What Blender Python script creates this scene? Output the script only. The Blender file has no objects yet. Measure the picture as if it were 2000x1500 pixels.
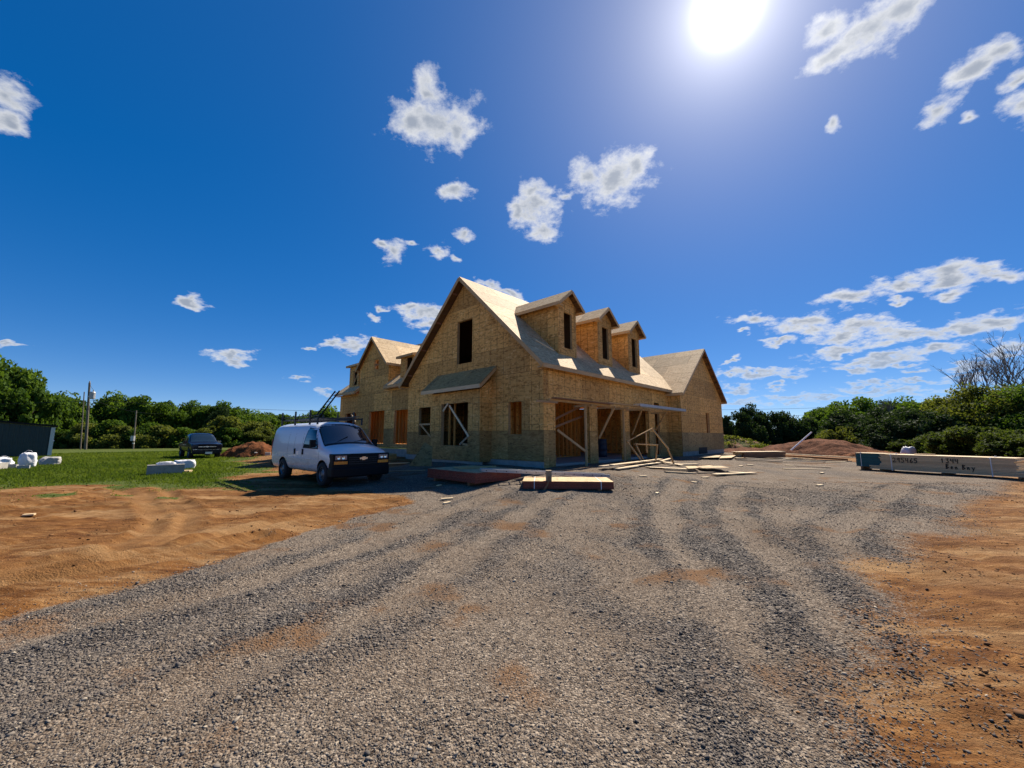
import bpy, bmesh, math, random
import numpy as np
from math import radians, sin, cos, pi
from mathutils import Vector, Matrix
from mathutils.bvhtree import BVHTree

SC = bpy.context.scene
COL = SC.collection

# ---------------------------------------------------------------- camera
cam = bpy.data.cameras.new('camera')
cam.sensor_width = 36.0
cam.lens = 36.0 * 763.7 / 2000.0
cam.clip_start = 0.05
cam.clip_end = 5000
camo = bpy.data.objects.new('camera', cam)
COL.objects.link(camo)
camo.location = (0, 0, 1.6)
camo.rotation_euler = (radians(90 + 7.625), 0, 0)
SC.camera = camo

# ---------------------------------------------------------------- sun, sky, exposure
SUN_AZ, SUN_EL = radians(32.5), radians(46.7)          # azimuth clockwise from +Y
SUN = Vector((sin(SUN_AZ) * cos(SUN_EL), cos(SUN_AZ) * cos(SUN_EL), sin(SUN_EL)))
SUN_STRENGTH = 5.0
SKY_STRENGTH = 0.058
SKY_SAT, SKY_VAL = 1.93, 4.2      # grade of the sky
EXPOSURE = 0.85

sl = bpy.data.lights.new('sun', 'SUN')
sl.energy = SUN_STRENGTH
sl.angle = radians(0.53)
sl.color = (1.0, 0.90, 0.76)
slo = bpy.data.objects.new('sun', sl)
COL.objects.link(slo)
slo.rotation_euler = SUN.to_track_quat('Z', 'Y').to_euler()
slo.location = (20, 30, 40)

SC.view_settings.view_transform = 'Standard'
SC.view_settings.look = 'None'
SC.view_settings.exposure = EXPOSURE
SC.view_settings.gamma = 1.0
SC.view_settings.use_curve_mapping = False
SC.cycles.max_bounces = 8
SC.cycles.diffuse_bounces = 4
SC.cycles.glossy_bounces = 3
SC.cycles.transparent_max_bounces = 8
SC.cycles.sample_clamp_indirect = 6.0


class NT:
    """Tiny helper for writing node trees."""
    def __init__(s, tree):
        s.t = tree; s.n = tree.nodes; s.l = tree.links

    def new(s, typ, **kw):
        n = s.n.new(typ)
        for k, v in kw.items():
            setattr(n, k, v)
        return n

    def put(s, sock, v):
        if isinstance(v, bpy.types.NodeSocket):
            s.l.new(v, sock)
        elif v is not None:
            if isinstance(v, tuple) and len(v) == 3 and sock.type == 'RGBA':
                v = (*v, 1.0)
            sock.default_value = v

    def math(s, op, a, b=None, c=None, clamp=False):
        n = s.new('ShaderNodeMath', operation=op, use_clamp=clamp)
        s.put(n.inputs[0], a); s.put(n.inputs[1], b)
        if c is not None:
            s.put(n.inputs[2], c)
        return n.outputs[0]

    def vmath(s, op, a, b=None, out=0):
        n = s.new('ShaderNodeVectorMath', operation=op)
        s.put(n.inputs[0], a)
        if b is not None:
            if op == 'SCALE':
                s.put(n.inputs['Scale'], b)
            else:
                s.put(n.inputs[1], b)
        return n.outputs[out]

    def mix(s, f, a, b, mode='MIX'):
        n = s.new('ShaderNodeMix', data_type='RGBA', blend_type=mode)
        s.put(n.inputs[0], f); s.put(n.inputs[6], a); s.put(n.inputs[7], b)
        return n.outputs[2]

    def noise(s, vec, scale, detail=4, rough=0.55, dist=0.0, out=0, dim='3D'):
        n = s.new('ShaderNodeTexNoise', noise_dimensions=dim)
        s.put(n.inputs['Vector'], vec); s.put(n.inputs['Scale'], scale)
        n.inputs['Detail'].default_value = detail
        n.inputs['Roughness'].default_value = rough
        n.inputs['Distortion'].default_value = dist
        return n.outputs[out]

    def voro(s, vec, scale, feature='F1', out='Color', rnd=1.0):
        n = s.new('ShaderNodeTexVoronoi', feature=feature)
        s.put(n.inputs['Vector'], vec); s.put(n.inputs['Scale'], scale)
        n.inputs['Randomness'].default_value = rnd
        return n.outputs[out]

    def mapping(s, vec, loc=(0, 0, 0), rot=(0, 0, 0), scale=(1, 1, 1), typ='POINT'):
        n = s.new('ShaderNodeMapping', vector_type=typ)
        s.put(n.inputs[0], vec)
        n.inputs[1].default_value = loc; n.inputs[2].default_value = rot; n.inputs[3].default_value = scale
        return n.outputs[0]

    def ramp(s, fac, stops, interp='LINEAR'):
        n = s.new('ShaderNodeValToRGB')
        n.color_ramp.interpolation = interp
        els = n.color_ramp.elements
        while len(els) < len(stops):
            els.new(0.5)
        for e, (p, c) in zip(els, stops):
            e.position = p
            e.color = (*c, 1) if isinstance(c, tuple) else (c, c, c, 1)
        s.put(n.inputs[0], fac)
        return n.outputs[0]

    def rng(s, v, a, b, c=0.0, d=1.0, smooth=True):
        n = s.new('ShaderNodeMapRange', interpolation_type='SMOOTHSTEP' if smooth else 'LINEAR')
        s.put(n.inputs[0], v)
        for i, x in enumerate((a, b, c, d)):
            s.put(n.inputs[i + 1], x)
        return n.outputs[0]

    def red(s, c):
        n = s.new('ShaderNodeSeparateColor'); s.put(n.inputs[0], c)
        return n.outputs[0]


# each cloud puff: direction (x,y,z), euler of its frame, half sizes in radians
CLOUDS = [
    (-0.161, 0.7396, 0.6535, -0.8536, -0.1068, 0.1217, 0.0835, 0.0481), (-0.1654, 0.7039, 0.6907, -0.8018, -0.1161, 0.1191, 0.0348, 0.0289),
    (-0.2138, 0.7379, 0.6402, -0.8678, -0.1406, 0.1638, 0.0421, 0.0257), (-0.1198, 0.7523, 0.6478, -0.8634, -0.0782, 0.0912, 0.0413, 0.0413),
    (0.2262, 0.7964, 0.5608, -0.9754, -0.0035, -0.2791, 0.0797, 0.0529), (0.2713, 0.7772, 0.5677, -0.958, 0.1607, -0.2238, 0.0338, 0.0442),
    (0.1599, 0.803, 0.5741, -0.9562, 0.0931, -0.131, 0.0292, 0.0371), (0.0537, 0.8491, 0.5254, -1.0173, 0.0283, -0.0457, 0.0617, 0.0444),
    (0.0729, 0.8706, 0.4866, -1.0623, 0.0356, -0.0637, 0.0386, 0.0228), (0.0096, 0.8526, 0.5224, -1.0211, 0.005, -0.0082, 0.0311, 0.0221),
    (0.0586, 0.828, 0.5576, -0.9789, 0.0327, -0.0486, 0.0373, 0.0212), (0.1193, 0.8276, 0.5485, -0.9888, 0.0659, -0.0998, 0.0197, 0.0095),
    (-0.128, 0.8226, 0.554, -0.9819, -0.0716, 0.1067, 0.0394, 0.0222), (-0.1167, 0.8735, 0.4727, -1.0628, 0.2388, 0.2638, 0.0238, 0.0152),
    (-0.2799, 0.8607, 0.4252, -1.1222, 0.1975, 0.4086, 0.028, 0.0282), (-0.3033, 0.8473, 0.436, -1.1149, -0.1392, 0.2758, 0.0192, 0.0112),
    (-0.2363, 0.865, 0.4426, -1.1094, -0.1078, 0.2132, 0.0152, 0.0068), (-0.1734, 0.882, 0.4383, -1.1157, 0.0751, 0.2308, 0.0311, 0.0177),
    (-0.1321, 0.8938, 0.4285, -1.0854, 0.4065, 0.3523, 0.0131, 0.0085), (-0.2114, 0.9287, 0.3046, -1.2606, -0.0659, 0.2027, 0.0597, 0.0224),
    (-0.1966, 0.9398, 0.2794, -1.2872, -0.056, 0.1899, 0.0426, 0.0189), (-0.2489, 0.9172, 0.3111, -1.2534, -0.08, 0.2387, 0.0389, 0.0135),
    (-0.3082, 0.9017, 0.3033, -1.2611, -0.0984, 0.2979, 0.0128, 0.0096), (-0.3294, 0.903, 0.276, -1.2899, -0.0964, 0.322, 0.0174, 0.0097),
    (-0.3745, 0.9021, 0.2146, -1.3537, -0.0868, 0.3744, 0.0479, 0.0157), (-0.4147, 0.8841, 0.2152, -1.3528, -0.0982, 0.4169, 0.0328, 0.0118),
    (-0.4579, 0.8667, 0.1979, -1.3705, -0.1021, 0.4654, 0.0135, 0.0069), (-0.4263, 0.8983, 0.1059, -1.4645, -0.0499, 0.4378, 0.0162, 0.0071),
    (-0.6281, 0.7334, 0.2601, -1.3074, -0.0388, 0.6978, 0.0209, 0.01), (-0.5821, 0.7965, 0.1634, -1.4055, -0.1173, 0.6116, 0.039, 0.0127),
    (-0.4757, 0.8704, 0.127, -1.4432, -0.0687, 0.4913, 0.0267, 0.0081), (-0.786, 0.6029, 0.1368, -1.4314, -0.1749, 0.8921, 0.0101, 0.004),
    (-0.7198, 0.4984, 0.4833, -1.0092, 0.4336, 1.2236, 0.0173, 0.0259), (-0.7366, 0.5044, 0.4506, -1.0909, 0.2203, 1.0836, 0.0195, 0.019),
    (0.5581, 0.5387, 0.6311, -0.8876, -0.0242, -0.8227, 0.0654, 0.0335), (0.5309, 0.5706, 0.6266, -0.8931, 0.0384, -0.7184, 0.0356, 0.0247),
    (0.5845, 0.5035, 0.6363, -0.8811, 0.0096, -0.8518, 0.0401, 0.0226), (0.5072, 0.5581, 0.6567, -0.8541, -0.0258, -0.7602, 0.0279, 0.0212),
    (0.6771, 0.5048, 0.5356, -1.0025, -0.0999, -0.9938, 0.0359, 0.0194), (0.6671, 0.548, 0.5046, -1.031, 0.1909, -0.7699, 0.0254, 0.0171),
    (0.6927, 0.4831, 0.5355, -1.0032, -0.0895, -1.0187, 0.0201, 0.0144), (0.7286, 0.5038, 0.4639, -1.026, -0.4621, -1.2297, 0.0217, 0.0288),
    (0.6949, 0.5376, 0.4776, -1.0629, -0.1892, -1.0166, 0.0092, 0.0094), (0.7053, 0.4952, 0.5073, -1.0169, -0.2679, -1.1209, 0.0121, 0.0088),
    (0.5695, 0.616, 0.5443, -0.988, -0.1488, -0.8436, 0.0122, 0.0116), (0.6453, 0.7187, 0.259, -1.3086, 0.0445, -0.7197, 0.0477, 0.0186),
    (0.6867, 0.6736, 0.2734, -1.293, 0.0775, -0.773, 0.0389, 0.0138), (0.7324, 0.629, 0.2607, -1.306, 0.0869, -0.8377, 0.0403, 0.0189),
    (0.7609, 0.5942, 0.2608, -1.3055, 0.1038, -0.8797, 0.0362, 0.013), (0.6911, 0.6815, 0.2408, -1.3208, 0.2323, -0.7336, 0.0119, 0.0073),
    (0.7354, 0.6349, 0.2369, -1.3316, 0.0085, -0.8565, 0.0245, 0.0095), (0.5187, 0.8163, 0.254, -1.3127, 0.0961, -0.5407, 0.0403, 0.0143),
    (0.5938, 0.7725, 0.2253, -1.3403, 0.167, -0.6163, 0.0577, 0.0197), (0.6612, 0.7218, 0.2045, -1.3582, 0.2483, -0.6886, 0.0546, 0.0212),
    (0.6394, 0.7436, 0.1953, -1.3715, 0.1631, -0.6774, 0.0458, 0.0149), (0.5606, 0.8043, 0.1969, -1.3721, -0.0734, -0.6235, 0.0296, 0.0086),
    (0.5129, 0.8295, 0.2213, -1.3457, 0.1326, -0.5235, 0.0124, 0.0067), (0.6408, 0.7489, 0.1689, -1.4004, -0.083, -0.7221, 0.061, 0.013),
    (0.7117, 0.6788, 0.1811, -1.3887, -0.0116, -0.8112, 0.0728, 0.0146), (0.7696, 0.6116, 0.1835, -1.3855, 0.0887, -0.8826, 0.0415, 0.0157),
    (0.7483, 0.6387, 0.1792, -1.3901, 0.0741, -0.8507, 0.053, 0.012), (0.6852, 0.7141, 0.1436, -1.4259, -0.1015, -0.7796, 0.0724, 0.0114),
    (0.7346, 0.6619, 0.1493, -1.4203, -0.0922, -0.8513, 0.0358, 0.0106), (0.6536, 0.7459, 0.1278, -1.4418, 0.1106, -0.7052, 0.0278, 0.0079),
    (0.7058, 0.6961, 0.1315, -1.4378, 0.1314, -0.7748, 0.0243, 0.0065), (0.7187, 0.6853, 0.1174, -1.4522, 0.1217, -0.7948, 0.021, 0.0045),
    (0.528, 0.8381, 0.1369, -1.433, 0.0852, -0.5503, 0.0754, 0.0111), (0.4836, 0.8648, 0.1354, -1.4345, -0.0831, -0.5212, 0.0316, 0.0114),
    (0.5787, 0.8061, 0.1241, -1.4459, 0.0881, -0.6116, 0.0307, 0.0085), (0.5034, 0.8578, 0.1034, -1.467, 0.0603, -0.5244, 0.0363, 0.0079),
    (0.5628, 0.8201, 0.1032, -1.4671, 0.0704, -0.5941, 0.0159, 0.0043), (0.4847, 0.858, 0.1702, -1.3769, -0.4881, -0.6061, 0.0152, 0.0067),
    (0.7814, 0.6088, 0.1373, -1.4329, -0.0491, -0.9157, 0.0312, 0.0122), (0.7586, 0.6413, 0.1151, -1.4551, -0.0779, -0.878, 0.0239, 0.0068),
    (0.7624, 0.6398, 0.0968, -1.4739, 0.007, -0.872, 0.0287, 0.0059), (0.6757, 0.7313, 0.093, -1.4776, 0.0147, -0.7445, 0.0567, 0.0067),
    (0.719, 0.6884, 0.0958, -1.4743, 0.0993, -0.7975, 0.0377, 0.0055), (0.5806, 0.8106, 0.0763, -1.4943, 0.0544, -0.6174, 0.0533, 0.0075),
    (0.6301, 0.7725, 0.0788, -1.4917, 0.064, -0.6791, 0.0412, 0.0061), (0.4988, 0.8636, 0.0733, -1.4974, 0.0422, -0.5206, 0.0496, 0.0079),
    (0.703, 0.7069, 0.0787, -1.4918, 0.0778, -0.7765, 0.0455, 0.0074), (0.7495, 0.6584, 0.0689, -1.5016, 0.0781, -0.8446, 0.0299, 0.0061),
    (-0.0153, 0.9359, 0.3518, -1.1801, 0.3929, 0.1728, 0.0484, 0.0125), (-0.0571, 0.9283, 0.3675, -1.1851, 0.2165, 0.1484, 0.0341, 0.0112),
]

world = bpy.data.worlds.new('World')
SC.world = world
world.use_nodes = True
W = NT(world.node_tree)
for n in list(W.n):
    W.n.remove(n)


def build_world():
    geo = W.new('ShaderNodeTexCoord').outputs['Generated']
    d = W.vmath('NORMALIZE', geo)
    sky = W.new('ShaderNodeTexSky')
    sky.sky_type = 'NISHITA'
    sky.sun_disc = False
    sky.sun_elevation = SUN_EL
    sky.sun_rotation = SUN_AZ
    sky.altitude = 2000
    sky.air_density = 0.6
    sky.dust_density = 0.3
    sky.ozone_density = 1.0
    # grade towards the phone camera's deep saturated blue
    gm = W.new('ShaderNodeGamma')
    W.put(gm.inputs[0], W.vmath('SCALE', sky.outputs[0], 0.4)); gm.inputs[1].default_value = 0.60
    hsv = W.new('ShaderNodeHueSaturation')
    hsv.inputs['Hue'].default_value = 0.511
    hsv.inputs['Saturation'].default_value = SKY_SAT
    hsv.inputs['Value'].default_value = SKY_VAL
    W.put(hsv.inputs['Color'], gm.outputs[0])
    skyc = hsv.outputs[0]

    def backdrop():
        bg = W.new('ShaderNodeBackground')
        bg.inputs[1].default_value = SKY_STRENGTH
        W.put(bg.inputs[0], skyc)
        return bg.outputs[0]
    # the sun seen through thin air: blown-out core and aureole round its direction
    dt = W.vmath('DOT_PRODUCT', d, tuple(SUN), out=1)
    ang = W.math('ARCCOSINE', W.math('MINIMUM', dt, 0.999999))
    core = W.math('MULTIPLY', W.math('POWER', 2.718, W.math('MULTIPLY', W.math('POWER', W.math('DIVIDE', ang, 0.030), 2.0), -1.0)), 2.6)
    halo = W.math('MULTIPLY', W.math('POWER', 2.718, W.math('DIVIDE', ang, -0.055)), 0.82)
    wide = W.math('MULTIPLY', W.math('POWER', 2.718, W.math('DIVIDE', ang, -0.26)), 0.150)
    glow = W.math('ADD', W.math('ADD', core, halo), wide)
    bgs = W.new('ShaderNodeBackground')
    bgs.inputs[0].default_value = (1.0, 0.97, 0.93, 1)
    W.put(bgs.inputs[1], glow)
    # clouds
    sep = W.new('ShaderNodeSeparateXYZ'); W.put(sep.inputs[0], d)
    zz = W.math('ADD', W.math('MAXIMUM', sep.outputs[2], 0.0), 0.30)
    pl = W.new('ShaderNodeCombineXYZ')
    W.put(pl.inputs[0], W.math('DIVIDE', sep.outputs[0], zz))
    W.put(pl.inputs[1], W.math('DIVIDE', sep.outputs[1], zz))
    warp = W.noise(pl.outputs[0], 8.0, 3, 0.6, out=1)
    dw = W.vmath('ADD', d, W.vmath('SCALE', W.vmath('SUBTRACT', warp, (0.5, 0.5, 0.5)), 0.07))
    big = W.noise(pl.outputs[0], 17.0, 8, 0.66)
    fine = W.noise(W.vmath('ADD', pl.outputs[0], W.vmath('SCALE', warp, 0.05)), 70.0, 4, 0.7)
    nz = W.math('ADD', W.math('MULTIPLY', W.math('SUBTRACT', big, 0.5), 2.1), W.math('MULTIPLY', W.math('SUBTRACT', fine, 0.5), 0.42))

    def sector(clouds):
        """All the puffs of the sky merged into one density."""
        dens = None
        for x, y, z, rx, ry, rz, a, b in clouds:
            src = dw
            if dens is not None:                       # keeps the puffs evaluated one after another
                ma = W.new('ShaderNodeVectorMath', operation='MULTIPLY_ADD')
                W.put(ma.inputs[0], dens); ma.inputs[1].default_value = (1e-9, 1e-9, 1e-9); W.put(ma.inputs[2], dw)
                src = ma.outputs[0]
            m = W.mapping(src, (x, y, z), (rx, ry, rz), (a * 1.17, b * 1.17, 0.18), 'TEXTURE')
            ln = W.vmath('LENGTH', m, out=1)
            dens = ln if dens is None else W.math('SMOOTH_MIN', dens, ln, 0.2)
        dens = W.math('SUBTRACT', 1.0, dens)
        den = W.math('ADD', dens, nz)
        alpha = W.math('POWER', W.rng(den, -0.02, 0.66, smooth=False), 1.25)
        # seen against the sun: thin edges glow, thick middles are greyer
        thick = W.rng(W.math('ADD', dens, W.math('MULTIPLY', W.math('SUBTRACT', big, 0.5), 1.5)), 0.22, 1.05)
        shade = W.mix(thick, (0.97, 0.98, 1.0), (0.36, 0.41, 0.50))
        shade = W.mix(W.rng(sep.outputs[2], 0.02, 0.24, 0.55, 0.0), shade, (0.42, 0.56, 0.76))
        bgc = W.new('ShaderNodeBackground')
        W.put(bgc.inputs[0], shade)
        bgc.inputs[1].default_value = 0.52
        ms = W.new('ShaderNodeMixShader')
        W.put(ms.inputs[0], W.math('MULTIPLY', alpha, W.rng(sep.outputs[2], 0.0, 0.17, 0.45, 0.96)))
        W.l.new(backdrop(), ms.inputs[1]); W.l.new(bgc.outputs[0], ms.inputs[2])
        return ms.outputs[0]

    allsky = sector(CLOUDS)
    ad = W.new('ShaderNodeAddShader')
    W.l.new(allsky, ad.inputs[0]); W.l.new(bgs.outputs[0], ad.inputs[1])
    out = W.new('ShaderNodeOutputWorld')
    W.l.new(ad.outputs[0], out.inputs[0])
build_world()
world.cycles.sampling_method = 'MANUAL'
world.cycles.sample_map_resolution = 256

# ---------------------------------------------------------------- mesh helpers
rnd = random.Random(7)


def link(o, parent=None, label=None, cat=None, group=None, kind=None):
    COL.objects.link(o)
    if parent is not None:
        o.parent = parent
    for k, v in (('label', label), ('category', cat), ('group', group), ('kind', kind)):
        if v:
            o[k] = v
    return o


def empty(name, loc, rz=0.0, label=None, cat=None, group=None, parent=None, kind=None):
    o = bpy.data.objects.new(name, None)
    o.empty_display_size = 0.2
    o.location = loc
    o.rotation_euler = (0, 0, rz)
    return link(o, parent, label, cat, group, kind)


class MB:
    """Collects faces, then links them as one mesh object."""
    def __init__(s):
        s.v = []; s.f = []; s.uv = []; s.m = []; s.mi = 0

    def poly(s, pts, uvs=None):
        b = len(s.v)
        s.v.extend([tuple(p) for p in pts])
        s.f.append(list(range(b, b + len(pts))))
        s.uv.extend(uvs if uvs else [(p[0] + p[2] * 0.3, p[1] + p[2]) for p in pts])
        s.m.append(s.mi)

    def prism(s, poly, O, A, B, N, t0, t1):
        """2D polygon (counter-clockwise seen against N) swept along N from t0 to t1."""
        O, A, B, N = Vector(O), Vector(A), Vector(B), Vector(N)
        P = [O + A * x + B * y for x, y in poly]
        top = [p + N * t1 for p in P]; bot = [p + N * t0 for p in P]
        s.poly(top, list(poly))
        s.poly(bot[::-1], list(poly)[::-1])
        n = len(P)
        for i in range(n):
            j = (i + 1) % n
            (x0, y0), (x1, y1) = poly[i], poly[j]
            s.poly([bot[i], bot[j], top[j], top[i]], [(x0, y0), (x1, y1), (x1 + .02, y1 + .02), (x0 + .02, y0 + .02)])

    def beam(s, p, q, w, h, up=(0, 0, 1), ext=0.0):
        """Board from p to q, w wide sideways and h deep along up."""
        p, q, up = Vector(p), Vector(q), Vector(up)
        d = (q - p).normalized()
        p = p - d * ext; q = q + d * ext
        if abs(d.dot(up)) > 0.98:
            up = Vector((1, 0, 0)) if abs(d.x) < 0.9 else Vector((0, 1, 0))
        sd = d.cross(up).normalized(); u = sd.cross(d).normalized()
        L = (q - p).length
        c = [(-w / 2, -h / 2), (w / 2, -h / 2), (w / 2, h / 2), (-w / 2, h / 2)]
        a = [p + sd * x + u * y for x, y in c]; b = [q + sd * x + u * y for x, y in c]
        off = rnd.random() * 9; o2 = rnd.random() * 9
        for i in range(4):
            j = (i + 1) % 4
            wd = w if i % 2 == 0 else h
            s.poly([a[i], a[j], b[j], b[i]], [(off, o2), (off, o2 + wd), (off + L, o2 + wd), (off + L, o2)])
        s.poly(a[::-1], [(off + x, o2 + y) for x, y in c])
        s.poly(b, [(off + x, o2 + y) for x, y in c])

    def box(s, c, sz, rz=0.0):
        cx, cy, cz = c; x, y, z = sz
        d = Vector((cos(rz), sin(rz), 0)) * (x / 2)
        s.beam(Vector(c) - d, Vector(c) + d, y, z)

    def tube(s, pts, r, n=8, cap=True):
        pts = [Vector(p) for p in pts]
        rs = r if isinstance(r, (list, tuple)) else [r] * len(pts)
        rings = []
        ref = None
        for i, p in enumerate(pts):
            d = (pts[min(i + 1, len(pts) - 1)] - pts[max(i - 1, 0)]).normalized()
            if ref is None:
                ref = Vector((0, 0, 1)) if abs(d.z) < 0.9 else Vector((1, 0, 0))
            a = d.cross(ref).normalized(); b = a.cross(d).normalized()
            ref = b
            rings.append([p + (a * cos(2 * pi * k / n) + b * sin(2 * pi * k / n)) * rs[i] for k in range(n)])
        for i in range(len(rings) - 1):
            for k in range(n):
                j = (k + 1) % n
                s.poly([rings[i][k], rings[i][j], rings[i + 1][j], rings[i + 1][k]])
        if cap:
            s.poly(rings[0][::-1]); s.poly(rings[-1])

    def lathe(s, prof, c, axis='y', n=28):
        """Revolve (radius, along) pairs round an axis through c."""
        c = Vector(c)
        def P(r, a, t):
            if axis == 'y':
                return c + Vector((r * cos(t), a, r * sin(t)))
            if axis == 'x':
                return c + Vector((a, r * cos(t), r * sin(t)))
            return c + Vector((r * cos(t), r * sin(t), a))
        for i in range(len(prof) - 1):
            for k in range(n):
                t0, t1 = 2 * pi * k / n, 2 * pi * (k + 1) / n
                (r0, a0), (r1, a1) = prof[i], prof[i + 1]
                s.poly([P(r0, a0, t0), P(r1, a1, t0), P(r1, a1, t1), P(r0, a0, t1)])

    def build(s, name, mat, parent=None, smooth=False, weld=False, bevel=0.0, **kw):
        me = bpy.data.meshes.new(name)
        me.from_pydata(s.v, [], s.f)
        uvl = me.uv_layers.new(name='UVMap')
        flat = np.array(s.uv, dtype=np.float32).ravel()
        uvl.data.foreach_set('uv', flat)
        for m in (mat if isinstance(mat, (list, tuple)) else [mat]):
            me.materials.append(m)
        me.polygons.foreach_set('material_index', s.m)
        bm = bmesh.new(); bm.from_mesh(me)
        if weld:
            bmesh.ops.remove_doubles(bm, verts=bm.verts, dist=1e-4)
        bmesh.ops.recalc_face_normals(bm, faces=bm.faces)
        bm.to_mesh(me); bm.free()
        if smooth:
            me.polygons.foreach_set('use_smooth', [True] * len(me.polygons))
        o = bpy.data.objects.new(name, me)
        link(o, parent, **kw)
        if bevel:
            md = o.modifiers.new('bevel', 'BEVEL'); md.width = bevel; md.segments = 2; md.limit_method = 'ANGLE'
        return o


def np_mesh(name, verts, faces, mat, parent=None, attrs=None, smooth=False, **kw):
    me = bpy.data.meshes.new(name)
    nv, nf, k = len(verts), len(faces), faces.shape[1]
    me.vertices.add(nv); me.loops.add(nf * k); me.polygons.add(nf)
    me.vertices.foreach_set('co', np.asarray(verts, np.float32).ravel())
    me.loops.foreach_set('vertex_index', np.asarray(faces, np.int32).ravel())
    me.polygons.foreach_set('loop_start', np.arange(0, nf * k, k, dtype=np.int32))
    if smooth:
        me.polygons.foreach_set('use_smooth', np.ones(nf, bool))
    for an, (dom, arr) in (attrs or {}).items():
        a = me.attributes.new(an, 'FLOAT', dom)
        a.data.foreach_set('value', np.asarray(arr, np.float32))
    me.materials.append(mat)
    me.update(calc_edges=True); me.validate()
    if name is None:
        return me
    o = bpy.data.objects.new(name, me)
    link(o, parent, **kw)
    return o


# value noise in numpy
_T = np.random.RandomState(3).rand(256, 256)


def vn(x, y):
    xi = np.floor(x).astype(int); yi = np.floor(y).astype(int)
    fx = x - xi; fy = y - yi
    fx = fx * fx * (3 - 2 * fx); fy = fy * fy * (3 - 2 * fy)
    a, b = _T[xi & 255, yi & 255], _T[(xi + 1) & 255, yi & 255]
    c, d = _T[xi & 255, (yi + 1) & 255], _T[(xi + 1) & 255, (yi + 1) & 255]
    return (a * (1 - fx) + b * fx) * (1 - fy) + (c * (1 - fx) + d * fx) * fy


def fbm(x, y, f=1.0, octv=4, seed=0.0):
    s = 0; a = 0.5; t = 0
    for i in range(octv):
        s = s + a * vn(x * f + seed * 17.3 + i * 31.7, y * f + seed * 9.1 + i * 11.3); t += a
        f *= 2.03; a *= 0.5
    return s / t


def sstep(a, b, x):
    t = np.clip((x - a) / (b - a), 0, 1)
    return t * t * (3 - 2 * t)

# ---------------------------------------------------------------- materials
def material(name):
    m = bpy.data.materials.new(name)
    m.use_nodes = True
    t = NT(m.node_tree)
    b = t.n['Principled BSDF']
    return m, t, b


def plain(name, col, rough=0.6, metal=0.0, spec=0.5, vary=0.12, scale=14.0, bump=0.0, coat=0.0):
    m, t, b = material(name)
    co = t.new('ShaderNodeTexCoord').outputs['Object']
    n = t.noise(co, scale, 5, 0.6)
    rand = t.new('ShaderNodeObjectInfo').outputs['Random']
    f = t.rng(t.math('ADD', t.math('MULTIPLY', n, 0.75), t.math('MULTIPLY', rand, 0.25)), 0.25, 0.75)
    lo = tuple(max(0, c * (1 - vary)) for c in col); hi = tuple(min(1, c * (1 + vary)) for c in col)
    t.put(b.inputs['Base Color'], t.mix(f, lo, hi))
    t.put(b.inputs['Roughness'], t.math('ADD', t.math('MULTIPLY', t.math('SUBTRACT', n, 0.5), 0.2), rough))
    b.inputs['Metallic'].default_value = metal
    b.inputs['Specular IOR Level'].default_value = spec
    b.inputs['Coat Weight'].default_value = coat
    if bump:
        bp = t.new('ShaderNodeBump'); bp.inputs['Distance'].default_value = bump
        t.put(bp.inputs['Height'], n); t.l.new(bp.outputs[0], b.inputs['Normal'])
    return m


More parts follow.
